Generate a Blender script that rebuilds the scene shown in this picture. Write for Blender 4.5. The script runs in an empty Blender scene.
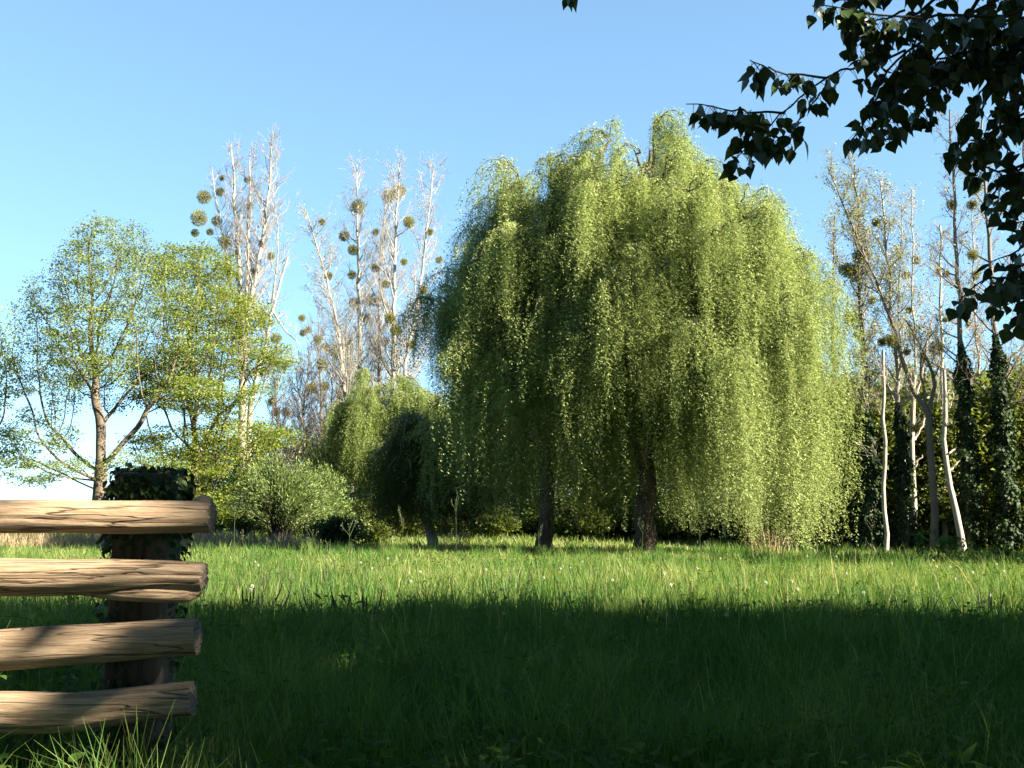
import bpy, math
import numpy as np
from mathutils import Vector

# ------------------------------------------------------------------ basics
sc = bpy.context.scene
COL = sc.collection
F = 1098.0                     # focal length in pixels of a 1024 px wide frame
CAMH = 1.1
PITCH = math.atan(136.0 / F)
ELEV = 29.0
SUNH = np.array([0.93, -0.37])
SUNH /= np.linalg.norm(SUNH)
SUN = np.array([SUNH[0] * math.cos(math.radians(ELEV)), SUNH[1] * math.cos(math.radians(ELEV)), math.sin(math.radians(ELEV))])
UP = np.array([0.0, 0.0, 1.0])


def at(px, py, Y):
    """World point seen at pixel (px, py), at forward distance Y."""
    u, v = px - 512.0, 384.0 - py
    dx = u
    dy = F * math.cos(PITCH) - v * math.sin(PITCH)
    dz = F * math.sin(PITCH) + v * math.cos(PITCH)
    t = Y / dy
    return np.array([dx * t, Y, CAMH + dz * t])


def rng_(s):
    return np.random.default_rng(s)


def norm(a):
    return a / np.maximum(np.linalg.norm(a, axis=-1, keepdims=True), 1e-9)


def gz(x, y):
    """Ground height."""
    x = np.asarray(x, float); y = np.asarray(y, float)
    h = 0.035 * np.sin(x * 0.7 + 1.3) * np.sin(y * 0.55 + 0.4) + 0.03 * np.sin(x * 0.23 - y * 0.31)
    s = (x - 11.6 + (y - 25.0) * 0.36)          # shallow swale beyond the right hand edge of the meadow
    d = np.clip(s / 3.0, 0, 1)
    d = d * d * (3 - 2 * d)
    f = np.clip((y - 16) / 6.0, 0, 1) * np.clip((62 - y) / 10.0, 0, 1)
    return h - 0.30 * d * f


# ------------------------------------------------------------------ mesh helpers
class MB:
    def __init__(s):
        s.v = []; s.f = []; s.t = []; s.m = []; s.n = 0

    def add(s, V, Q, tint=None, mi=0):
        V = np.asarray(V, float).reshape(-1, 3); Q = np.asarray(Q, np.int64).reshape(-1, 4)
        if len(V) == 0: return
        s.v.append(V); s.f.append(Q + s.n); s.n += len(V)
        s.t.append(np.full(len(V), 0.5) if tint is None else np.broadcast_to(np.asarray(tint, float), (len(V),)))
        s.m.append(np.full(len(Q), mi, np.int32))

    def mesh(s, name, mats, org=(0, 0, 0), smooth=True):
        V = np.concatenate(s.v) - np.asarray(org, float); Q = np.concatenate(s.f); T = np.concatenate(s.t); M = np.concatenate(s.m)
        me = bpy.data.meshes.new(name)
        me.vertices.add(len(V)); me.vertices.foreach_set('co', V.astype(np.float32).ravel())
        me.loops.add(len(Q) * 4); me.loops.foreach_set('vertex_index', Q.astype(np.int32).ravel())
        me.polygons.add(len(Q))
        me.polygons.foreach_set('loop_start', np.arange(0, len(Q) * 4, 4, dtype=np.int32))
        try: me.polygons.foreach_set('loop_total', np.full(len(Q), 4, dtype=np.int32))
        except Exception: pass
        for m in (mats if isinstance(mats, (list, tuple)) else [mats]): me.materials.append(m)
        me.polygons.foreach_set('material_index', M)
        me.polygons.foreach_set('use_smooth', np.full(len(Q), smooth, dtype=bool))
        a = me.attributes.new('tint', 'FLOAT', 'POINT'); a.data.foreach_set('value', T.astype(np.float32))
        me.update(calc_edges=True)
        me.validate()
        return me


def tag(o, label=None, cat=None, group=None, kind=None):
    if label: o['label'] = label
    if cat: o['category'] = cat
    if group: o['group'] = group
    if kind: o['kind'] = kind
    return o


def thing(name, loc, label, cat, group=None):
    o = bpy.data.objects.new(name, None); COL.objects.link(o)
    o.location = loc; o.empty_display_size = 0.3
    return tag(o, label, cat, group)


def part(name, mb, mats, parent, org, smooth=True):
    o = bpy.data.objects.new(name, mb.mesh(name, mats, org, smooth)); COL.objects.link(o)
    o.parent = parent
    return o


def single(name, mb, mats, loc, label=None, cat=None, group=None, kind=None, smooth=True):
    o = bpy.data.objects.new(name, mb.mesh(name, mats, loc, smooth)); COL.objects.link(o)
    o.location = loc
    return tag(o, label, cat, group, kind)


def copy_tree(o, parent=None):
    c = o.copy(); COL.objects.link(c); c.parent = parent
    for ch in list(o.children): copy_tree(ch, c)
    return c


def tubes(mb, paths, sides=6, tint=None, mi=0, rng=None):
    groups = {}
    for p, r in paths: groups.setdefault(len(p), []).append((p, r))
    for k, lst in groups.items():
        if k < 2: continue
        P = np.array([a for a, _ in lst], float); R = np.array([b for _, b in lst], float)
        m = len(P)
        T = norm(np.gradient(P, axis=1))
        avg = norm(P[:, -1] - P[:, 0])
        ax = np.eye(3)[np.argmin(np.abs(avg), axis=1)]
        ref = norm(np.cross(avg, ax))
        U = norm(ref[:, None] - T * np.sum(T * ref[:, None], axis=2, keepdims=True)); W = np.cross(T, U)
        ang = np.arange(sides) * 2 * math.pi / sides
        V = P[:, :, None] + R[:, :, None, None] * (np.cos(ang)[None, None, :, None] * U[:, :, None] + np.sin(ang)[None, None, :, None] * W[:, :, None])
        i = np.arange(m)[:, None, None] * k * sides; j = np.arange(k - 1)[None, :, None] * sides; a = np.arange(sides)[None, None]
        b = (a + 1) % sides
        Q = np.stack([i + j + a, i + j + b, i + j + sides + b, i + j + sides + a], axis=-1)
        t = 0.5 if tint is None else tint
        if rng is not None: t = np.repeat(rng.random(m), k * sides)
        mb.add(V, Q, t, mi)


def leaves(mb, P, D, N, L, W, tint, mi=0):
    """Folded rhombic leaves, one quad each."""
    n = len(P)
    if n == 0: return
    L = np.broadcast_to(np.asarray(L, float), (n,))[:, None]; W = np.broadcast_to(np.asarray(W, float), (n,))[:, None]
    D = norm(D); S = norm(np.cross(D, N)); N = np.cross(S, D)
    a = P + D * L * 0.42 + S * W * 0.5 + N * W * 0.18
    c = P + D * L * 0.42 - S * W * 0.5 + N * W * 0.18
    V = np.stack([P, a, P + D * L, c], axis=1)
    mb.add(V, np.arange(n * 4).reshape(n, 4), np.repeat(np.broadcast_to(tint, (n,)), 4), mi)


BL = np.array([0, .10, .32, .58, .80, 1.0]); BW = np.array([0.02, .30, .46, .34, .13, 0.005])


def broad(mb, P, D, N, L, W, tint, mi=0, curl=0.15):
    """Ovate pointed leaves with a midrib fold."""
    n = len(P)
    if n == 0: return
    L = np.broadcast_to(np.asarray(L, float), (n,))[:, None, None]; W = np.broadcast_to(np.asarray(W, float), (n,))[:, None, None]
    D = norm(D); S = norm(np.cross(D, N)); N = np.cross(S, D)
    mid = P[:, None] + D[:, None] * L * BL[None, :, None] - N[:, None] * L * curl * (BL ** 2)[None, :, None]
    s = S[:, None] * W * BW[None, :, None]; u = N[:, None] * W * 0.22 * BW[None, :, None]
    V = np.stack([mid - s + u, mid, mid + s + u], axis=2).reshape(n, 18, 3)
    q = []
    for r in range(5):
        for c in range(2):
            q.append([r * 3 + c, r * 3 + c + 1, r * 3 + 3 + c + 1, r * 3 + 3 + c])
    Q = np.arange(n)[:, None, None] * 18 + np.array(q)[None]
    mb.add(V, Q, np.repeat(np.broadcast_to(tint, (n,)), 18), mi)


def bez(p0, p1, p2, p3, k):
    t = np.linspace(0, 1, k)[:, None]
    return (1 - t) ** 3 * p0 + 3 * (1 - t) ** 2 * t * p1 + 3 * (1 - t) * t * t * p2 + t ** 3 * p3


def resample(pts, k):
    pts = np.asarray(pts, float)
    s = np.concatenate([[0], np.cumsum(np.linalg.norm(np.diff(pts, axis=0), axis=1))])
    t = np.linspace(0, s[-1], k)
    # smooth interpolation (catmull-rom like) through linear + averaging
    out = np.stack([np.interp(t, s, pts[:, i]) for i in range(pts.shape[1])], axis=1)
    for _ in range(2):
        out[1:-1] = 0.25 * out[:-2] + 0.5 * out[1:-1] + 0.25 * out[2:]
    return out


# ------------------------------------------------------------------ materials
def nt(name):
    m = bpy.data.materials.new(name); m.use_nodes = True
    t = m.node_tree; t.nodes.clear()
    return m, t


def ramp(t, stops, interp='LINEAR'):
    r = t.nodes.new('ShaderNodeValToRGB'); r.color_ramp.interpolation = interp
    e = r.color_ramp.elements
    while len(e) > 1: e.remove(e[-1])
    e[0].position = stops[0][0]; e[0].color = (*stops[0][1], 1)
    for p, c in stops[1:]:
        n = e.new(p); n.color = (*c, 1)
    return r


def leafmat(name, stops, transl=0.35, rough=0.5, spec=0.25, tsat=(1.25, 1.2, 0.55), k=.72):
    stops = [(a, tuple(c * k for c in b)) for a, b in stops]
    m, t = nt(name); N = t.nodes; Lk = t.links
    at_ = N.new('ShaderNodeAttribute'); at_.attribute_name = 'tint'
    r = ramp(t, stops); Lk.new(at_.outputs['Fac'], r.inputs[0])
    p = N.new('ShaderNodeBsdfPrincipled'); p.inputs['Roughness'].default_value = rough
    p.inputs['Specular IOR Level'].default_value = spec
    Lk.new(r.outputs[0], p.inputs['Base Color'])
    tr = N.new('ShaderNodeBsdfTranslucent')
    mx = N.new('ShaderNodeMix'); mx.data_type = 'RGBA'; mx.blend_type = 'MULTIPLY'; mx.inputs[0].default_value = 1
    Lk.new(r.outputs[0], mx.inputs[6]); mx.inputs[7].default_value = (*tsat, 1)
    Lk.new(mx.outputs[2], tr.inputs['Color'])
    ms = N.new('ShaderNodeMixShader'); ms.inputs[0].default_value = transl
    Lk.new(p.outputs[0], ms.inputs[1]); Lk.new(tr.outputs[0], ms.inputs[2])
    o = N.new('ShaderNodeOutputMaterial'); Lk.new(ms.outputs[0], o.inputs[0])
    return m


def barkmat(name, c1, c2, c3=None, scale=6.0, zs=0.25, bump=0.6, rough=0.9, k=.72):
    c1, c2, c3 = [tuple(q * k for q in c) for c in (c1, c2, c3 or c2)]
    m, t = nt(name); N = t.nodes; Lk = t.links
    tc = N.new('ShaderNodeTexCoord'); mp = N.new('ShaderNodeMapping'); mp.inputs['Scale'].default_value = (1, 1, zs)
    Lk.new(tc.outputs['Object'], mp.inputs[0])
    n1 = N.new('ShaderNodeTexNoise'); n1.inputs['Scale'].default_value = scale; n1.inputs['Detail'].default_value = 6; n1.inputs['Roughness'].default_value = .7
    Lk.new(mp.outputs[0], n1.inputs['Vector'])
    n2 = N.new('ShaderNodeTexNoise'); n2.inputs['Scale'].default_value = scale * .17; n2.inputs['Detail'].default_value = 3
    Lk.new(tc.outputs['Object'], n2.inputs['Vector'])
    r = ramp(t, [(.32, c1), (.62, c2)]); Lk.new(n1.outputs[0], r.inputs[0])
    mx = N.new('ShaderNodeMix'); mx.data_type = 'RGBA'
    r2 = ramp(t, [(.45, (0, 0, 0)), (.62, (1, 1, 1))]); Lk.new(n2.outputs[0], r2.inputs[0]); Lk.new(r2.outputs[0], mx.inputs[0])
    Lk.new(r.outputs[0], mx.inputs[6]); mx.inputs[7].default_value = (*(c3 or c2), 1)
    p = N.new('ShaderNodeBsdfPrincipled'); p.inputs['Roughness'].default_value = rough; p.inputs['Specular IOR Level'].default_value = .2
    Lk.new(mx.outputs[2], p.inputs['Base Color'])
    b = N.new('ShaderNodeBump'); b.inputs['Strength'].default_value = bump; b.inputs['Distance'].default_value = .03
    Lk.new(n1.outputs[0], b.inputs['Height']); Lk.new(b.outputs[0], p.inputs['Normal'])
    o = N.new('ShaderNodeOutputMaterial'); Lk.new(p.outputs[0], o.inputs[0])
    return m


def woodmat(name, end=False):
    m, t = nt(name); N = t.nodes; Lk = t.links
    tc = N.new('ShaderNodeTexCoord'); mp = N.new('ShaderNodeMapping')
    mp.inputs['Scale'].default_value = (1, 1, 1) if end else (0.055, 1, 1)
    Lk.new(tc.outputs['Object'], mp.inputs[0])
    g = N.new('ShaderNodeTexNoise'); g.inputs['Scale'].default_value = 85; g.inputs['Detail'].default_value = 7; g.inputs['Roughness'].default_value = .72; g.inputs['Distortion'].default_value = .35
    Lk.new(mp.outputs[0], g.inputs['Vector'])
    big = N.new('ShaderNodeTexNoise'); big.inputs['Scale'].default_value = 4.5; big.inputs['Detail'].default_value = 5
    mp2 = N.new('ShaderNodeMapping'); mp2.inputs['Scale'].default_value = (.6, 1.6, 1.6); Lk.new(tc.outputs['Object'], mp2.inputs[0]); Lk.new(mp2.outputs[0], big.inputs['Vector'])
    if end:
        r = ramp(t, [(.3, (.07, .05, .035)), (.6, (.20, .155, .11))])
    else:
        r = ramp(t, [(.30, (.055, .036, .022)), (.40, (.19, .130, .078)), (.54, (.29, .208, .130)), (.70, (.40, .315, .220))])
    Lk.new(g.outputs[0], r.inputs[0])
    mx = N.new('ShaderNodeMix'); mx.data_type = 'RGBA'
    rb = ramp(t, [(.44, (0, 0, 0)), (.66, (.75, .75, .75))]); Lk.new(big.outputs[0], rb.inputs[0]); Lk.new(rb.outputs[0], mx.inputs[0])
    mu = N.new('ShaderNodeMix'); mu.data_type = 'RGBA'; mu.blend_type = 'MULTIPLY'; mu.inputs[0].default_value = 1
    Lk.new(r.outputs[0], mu.inputs[6]); mu.inputs[7].default_value = (.78, .80, .84, 1)
    Lk.new(r.outputs[0], mx.inputs[6]); Lk.new(mu.outputs[2], mx.inputs[7])
    # long drying cracks
    cr = N.new('ShaderNodeTexNoise'); cr.inputs['Scale'].default_value = 17; cr.inputs['Detail'].default_value = 3; cr.inputs['Distortion'].default_value = .2
    mp3 = N.new('ShaderNodeMapping'); mp3.inputs['Scale'].default_value = (.06, 1, 1); Lk.new(tc.outputs['Object'], mp3.inputs[0]); Lk.new(mp3.outputs[0], cr.inputs['Vector'])
    ab = N.new('ShaderNodeMath'); ab.operation = 'SUBTRACT'; ab.inputs[1].default_value = .5; Lk.new(cr.outputs[0], ab.inputs[0])
    ab2 = N.new('ShaderNodeMath'); ab2.operation = 'ABSOLUTE'; Lk.new(ab.outputs[0], ab2.inputs[0])
    rc = ramp(t, [(.0, (.06, .06, .06)), (.018, (1, 1, 1))]); Lk.new(ab2.outputs[0], rc.inputs[0])
    m2 = N.new('ShaderNodeMix'); m2.data_type = 'RGBA'; m2.blend_type = 'MULTIPLY'; m2.inputs[0].default_value = .85
    Lk.new(mx.outputs[2], m2.inputs[6]); Lk.new(rc.outputs[0], m2.inputs[7])
    p = N.new('ShaderNodeBsdfPrincipled'); p.inputs['Roughness'].default_value = .8; p.inputs['Specular IOR Level'].default_value = .25
    Lk.new(m2.outputs[2], p.inputs['Base Color'])
    h = N.new('ShaderNodeMath'); h.operation = 'MULTIPLY'; Lk.new(g.outputs[0], h.inputs[0]); Lk.new(rc.outputs[0], h.inputs[1])
    b = N.new('ShaderNodeBump'); b.inputs['Strength'].default_value = 1.0; b.inputs['Distance'].default_value = .012
    Lk.new(h.outputs[0], b.inputs['Height']); Lk.new(b.outputs[0], p.inputs['Normal'])
    o = N.new('ShaderNodeOutputMaterial'); Lk.new(p.outputs[0], o.inputs[0])
    return m


def groundmat():
    m, t = nt('soil_under_grass'); N = t.nodes; Lk = t.links
    tc = N.new('ShaderNodeTexCoord')
    n = N.new('ShaderNodeTexNoise'); n.inputs['Scale'].default_value = .8; n.inputs['Detail'].default_value = 8; n.inputs['Roughness'].default_value = .7
    Lk.new(tc.outputs['Object'], n.inputs['Vector'])
    r = ramp(t, [(.3, (.022, .032, .010)), (.55, (.045, .075, .018)), (.75, (.085, .11, .03))]); Lk.new(n.outputs[0], r.inputs[0])
    p = N.new('ShaderNodeBsdfPrincipled'); p.inputs['Roughness'].default_value = .95; p.inputs['Specular IOR Level'].default_value = .1
    Lk.new(r.outputs[0], p.inputs['Base Color'])
    b = N.new('ShaderNodeBump'); b.inputs['Strength'].default_value = 1; b.inputs['Distance'].default_value = .1
    n2 = N.new('ShaderNodeTexNoise'); n2.inputs['Scale'].default_value = 9; n2.inputs['Detail'].default_value = 6; Lk.new(tc.outputs['Object'], n2.inputs['Vector'])
    Lk.new(n2.outputs[0], b.inputs['Height']); Lk.new(b.outputs[0], p.inputs['Normal'])
    o = N.new('ShaderNodeOutputMaterial'); Lk.new(p.outputs[0], o.inputs[0])
    return m


M = {}
M['willow'] = leafmat('willow_leaf', [(0, (.135, .182, .058)), (.5, (.235, .292, .102)), (1, (.34, .375, .165))], .34, k=.95, spec=.06, rough=.7, tsat=(1.1, 1.1, .85))
M['willow_shaded'] = leafmat('shaded_willow_leaf', [(0, (.045, .075, .018)), (.5, (.075, .11, .026)), (1, (.12, .15, .04))], .3)  # darker willow leaf, the low willow's shade put into its colour
M['willow_pale'] = leafmat('young_willow_leaf', [(0, (.085, .125, .042)), (.5, (.150, .205, .068)), (1, (.235, .28, .11))], .35, k=1.05)
M['alder'] = leafmat('spring_tree_leaf', [(0, (.075, .115, .026)), (.5, (.135, .185, .044)), (1, (.215, .25, .075))], .42, k=.9)
M['maple'] = leafmat('maple_leaf', [(0, (.08, .125, .018)), (.5, (.150, .20, .030)), (1, (.24, .27, .052))], .42, k=.85)
M['wood'] = leafmat('woodland_leaf', [(0, (.045, .068, .014)), (.5, (.115, .155, .030)), (1, (.22, .25, .055))], .4)
M['shade_tree'] = leafmat('unseen_tree_leaf', [(0, (.03, .05, .015)), (1, (.06, .09, .02))], .2)
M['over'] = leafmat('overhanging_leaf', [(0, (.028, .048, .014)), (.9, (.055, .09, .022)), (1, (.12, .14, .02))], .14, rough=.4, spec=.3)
M['bud'] = leafmat('poplar_bud', [(0, (.16, .17, .06)), (.5, (.22, .24, .08)), (1, (.28, .30, .11))], .35, k=.9)
M['mistletoe'] = leafmat('mistletoe_leaf', [(0, (.14, .15, .028)), (1, (.29, .28, .06))], .3, k=.72)
M['ivy'] = leafmat('ivy_leaf', [(0, (.016, .032, .010)), (.6, (.035, .065, .018)), (1, (.06, .10, .025))], .12, rough=.6, spec=.12)
M['shrub'] = leafmat('shrub_leaf', [(0, (.050, .080, .024)), (.5, (.085, .128, .034)), (1, (.14, .185, .058))], .3, k=1.1)
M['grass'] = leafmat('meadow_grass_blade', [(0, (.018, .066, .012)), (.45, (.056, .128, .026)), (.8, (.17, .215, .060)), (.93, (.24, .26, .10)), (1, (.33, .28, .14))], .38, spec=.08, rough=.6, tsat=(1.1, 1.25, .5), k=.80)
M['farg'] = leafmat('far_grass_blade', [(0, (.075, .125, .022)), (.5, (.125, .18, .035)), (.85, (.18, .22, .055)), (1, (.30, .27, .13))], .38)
M['dry'] = leafmat('dry_stalk', [(0, (.20, .145, .08)), (1, (.40, .32, .19))], .2)
M['weed'] = leafmat('weed_stalk', [(0, (.02, .035, .012)), (.6, (.05, .075, .02)), (1, (.12, .09, .05))], .15)
M['herb'] = leafmat('herb_leaf', [(0, (.035, .080, .016)), (.6, (.070, .130, .026)), (1, (.12, .18, .04))], .35, spec=.03, rough=.7)
M['fluff'] = leafmat('seed_fluff', [(0, (.6, .6, .58)), (1, (.75, .75, .73))], .3)
M['yellow'] = leafmat('yellow_petal', [(0, (.6, .45, .02)), (1, (.7, .55, .03))], .3)
M['bark_willow'] = barkmat('willow_bark', (.018, .013, .010), (.085, .06, .042), (.10, .075, .055), 9, .2, .9)
M['bark_pale'] = barkmat('poplar_bark', (.12, .110, .094), (.29, .272, .24), (.22, .205, .178), 5, .3, .5, k=1.0)
M['bark_grey'] = barkmat('grey_twig_bark', (.09, .075, .058), (.21, .175, .14), (.15, .13, .105), 5, .3, .5)
M['bark_white'] = barkmat('bleached_dead_wood', (.22, .185, .145), (.44, .385, .31), (.32, .27, .21), 6, .2, .6, k=.8)
M['bark_brown'] = barkmat('brown_bark', (.045, .034, .025), (.125, .095, .066), (.15, .125, .09), 7, .25, .8)
M['bark_dark'] = barkmat('dark_bark', (.02, .016, .012), (.07, .055, .04), (.05, .05, .03), 8, .25, .8)
M['log'] = woodmat('weathered_log'); M['log_end'] = woodmat('log_end_grain', True)
M['ground'] = groundmat()

# ------------------------------------------------------------------ ground
def make_ground():
    def axis(lo, hi):
        a = [0.0]; s = 0.5
        while a[-1] < hi: a.append(a[-1] + s); s = s if a[-1] < 40 else s * 1.18
        b = [0.0]; s = .5
        while b[-1] > lo: b.append(b[-1] - s); s = s if b[-1] > -40 else s * 1.18
        return np.array(b[:0:-1] + a)
    xs = axis(-900, 900); ys = axis(-300, 1500)
    X, Y = np.meshgrid(xs, ys)
    V = np.stack([X, Y, gz(X, Y)], axis=-1).reshape(-1, 3)
    nx = len(xs); i = np.arange(len(ys) - 1)[:, None] * nx + np.arange(nx - 1)[None]
    Q = np.stack([i, i + 1, i + nx + 1, i + nx], axis=-1)
    mb = MB(); mb.add(V, Q)
    single('ground', mb, M['ground'], (0, 0, 0), kind='structure')


make_ground()

# ------------------------------------------------------------------ grass
def patch(x, y):
    return (.5 + .28 * np.sin(x * 1.9 + 2.1 * np.sin(y * .7)) * np.sin(y * 1.3 + 1.4 * np.sin(x * .9 + 1)) + .16 * np.sin(x * 4.3 + y * 2.2) * np.sin(y * 3.9 - x * 1.7)
            + .14 * np.sin(.35 * x + .5) * np.sin(.42 * y + 1.))


def grass(mb, rng, x, y, L, W, tint, segs=3, lean=.45):
    n = len(x)
    P = np.stack([x, y, gz(x, y) - .01], axis=1)
    az = rng.random(n) * 2 * math.pi
    ld = np.stack([np.cos(az), np.sin(az), np.zeros(n)], axis=1)
    ln = np.abs(rng.normal(0, lean, n)) + .1
    side = np.stack([-np.sin(az), np.cos(az), np.zeros(n)], axis=1)
    tw = rng.normal(0, .7, n)
    side = side * np.cos(tw)[:, None] + ld * np.sin(tw)[:, None]
    rows = []
    for k in range(segs + 1):
        t = k / segs
        w = W * (1 - t ** 1.6) + .0006
        c = P + ld * (L * ln * t * t)[:, None] + UP * (L * (t - .28 * ln * t * t * t))[:, None]
        rows.append(c - side * w[:, None] * .5); rows.append(c + side * w[:, None] * .5)
    V = np.stack(rows, axis=1)
    nv = 2 * (segs + 1)
    q = np.array([[2 * k, 2 * k + 1, 2 * k + 3, 2 * k + 2] for k in range(segs)])
    Q = np.arange(n)[:, None, None] * nv + q[None]
    mb.add(V, Q, np.repeat(tint, nv))


def strip(rng, y0, y1, dens, margin, left=None):
    w = lambda y: .5 * y + margin
    area = (w(y0) + w(y1)) * (y1 - y0)
    n = int(area * dens)
    y = y0 + (y1 - y0) * rng.random(n * 2); x = (rng.random(n * 2) * 2 - 1) * w(y1)
    k = np.abs(x) < w(y)
    x, y = x[k], y[k]
    return x[:n], y[:n]


def make_grass():
    rng = rng_(5)
    mb = MB()
    for y0, y1, d, wd, sg in ((2.6, 5, 2300, .0055, 3), (5, 8, 1700, .006, 3), (8, 12, 950, .008, 3), (12, 18, 480, .011, 2), (18, 26, 250, .017, 2), (26, 38, 130, .025, 2), (38, 62, 45, .04, 2)):
        x, y = strip(rng, y0, y1, d, 1.2 if y0 < 20 else 3)
        p = patch(x, y)
        k = rng.random(len(x)) < .45 + .75 * p
        x, y, p = x[k], y[k], p[k]; n = len(x)
        L = (.15 + .17 * p + rng.gamma(2, .035, n)) * np.where(y > 20, .82, 1.0)
        L *= np.where((x > .0) & (y > 30) & (y < 42), .7, 1)
        tint = np.clip(.42 + .75 * (p - .5) + rng.normal(0, .13, n) + .20 * np.clip((y - 10) / 8, 0, 1), 0, .94)  # blades paler beyond the shade edge, brightening the sunlit band by colour
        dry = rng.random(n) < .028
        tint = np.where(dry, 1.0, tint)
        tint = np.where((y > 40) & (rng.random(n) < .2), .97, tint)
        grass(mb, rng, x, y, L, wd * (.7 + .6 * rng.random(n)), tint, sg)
    # tufts standing out of the sward
    for _ in range(900):
        yy = 4.2 + 30 * rng.random() ** 1.6; xx = (rng.random() * 2 - 1) * (.5 * yy + 1)
        n = rng.integers(25, 60); r = .06 + .10 * rng.random()
        x = xx + rng.normal(0, r, n); y = yy + rng.normal(0, r, n)
        grass(mb, rng, x, y, (.30 + .22 * rng.random(n)) * (.8 + .5 * rng.random()), .0045 + .00035 * yy * (.7 + .6 * rng.random(n)),
              np.clip(.35 + .35 * rng.random() + rng.normal(0, .1, n), 0, .92), 3, .35)
    n = 620
    y = 8.5 + 9 * rng.random(n); x = (rng.random(n) * 2 - 1) * (.5 * y + .5)
    grass(mb, rng, x, y, .50 + .34 * rng.random(n), .006 + .0003 * y, np.where(rng.random(n) < .5, .98, .25 + .4 * rng.random(n)), 3, .22)
    single('meadow_grass', mb, M['grass'], (0, 0, 0), 'long green meadow grass, shaded in front and sunlit beyond', 'grass', kind='stuff')
    # grass beyond the trees, pale dry stand on the left
    mb = MB()
    x = rng.uniform(-48, 48, 26000); y = rng.uniform(44, 95, 26000)
    k = np.abs(x) < .52 * y + 2
    x, y = x[k], y[k]; n = len(x)
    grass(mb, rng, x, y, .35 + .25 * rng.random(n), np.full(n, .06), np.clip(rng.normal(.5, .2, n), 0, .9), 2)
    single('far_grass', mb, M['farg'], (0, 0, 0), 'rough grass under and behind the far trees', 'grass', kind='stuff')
    mb = MB()
    x = np.concatenate([rng.uniform(-27, -10.5, 9000), rng.uniform(-12, -7.5, 900)]); y = np.concatenate([rng.uniform(38.5, 44, 9000), rng.uniform(40, 44, 900)]); n = len(x)
    grass(mb, rng, x, y, .45 + .45 * rng.random(n), np.full(n, .022), rng.random(n), 3, .3)
    single('dry_grass', mb, M['dry'], (0, 0, 0), 'pale dry grass standing along the far edge behind the fence', 'grass', kind='stuff')


make_grass()


def make_herbs():
    rng = rng_(6); mb = MB()
    y = 3.2 + 26 * rng.random(7000) ** 1.5; x = (rng.random(7000) * 2 - 1) * (.5 * y + 1)
    k = rng.random(7000) < np.clip(1.5 * patch(x * .6 + 3, y * .6) - .35, .05, 1)
    x, y = x[k], y[k]; n = len(x)
    c = np.stack([x, y, gz(x, y)], axis=1); m = 6
    idx = np.repeat(np.arange(n), m); q = len(idx)
    az = rng.random(q) * 6.283; h = .10 + .22 * rng.random(q)
    P = c[idx] + np.stack([np.cos(az) * .05, np.sin(az) * .05, h], axis=1)
    D = np.stack([np.cos(az), np.sin(az), rng.normal(.25, .45, q)], axis=1)
    broad(mb, P, D, UP + rng.normal(0, .35, (q, 3)), .07 * (.5 + 1.0 * rng.random(q)), .035 * (.6 + .8 * rng.random(q)), np.clip(rng.normal(.45, .2, n)[idx] + rng.normal(0, .1, q), 0, 1), curl=.3)
    single('meadow_herbs', mb, M['herb'], (0, 0, 0), 'low broad-leaved herbs mixed through the meadow grass', 'herbs', kind='stuff')


make_herbs()

# ------------------------------------------------------------------ weeping willows
def lean_trunk(rng, base, top, r0, r1, k=9, wob=.05):
    p = np.linspace(0, 1, k)[:, None] * (top - base) + base
    off = np.cumsum(rng.normal(0, wob, (k, 3)), axis=0); off -= np.linspace(0, 1, k)[:, None] * off[-1]
    off[:, 2] = 0
    p = p + off
    t = np.linspace(0, 1, k)
    r = r0 + (r1 - r0) * t; r[0] *= 1.45; r[1] *= 1.08
    return p, r


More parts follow.
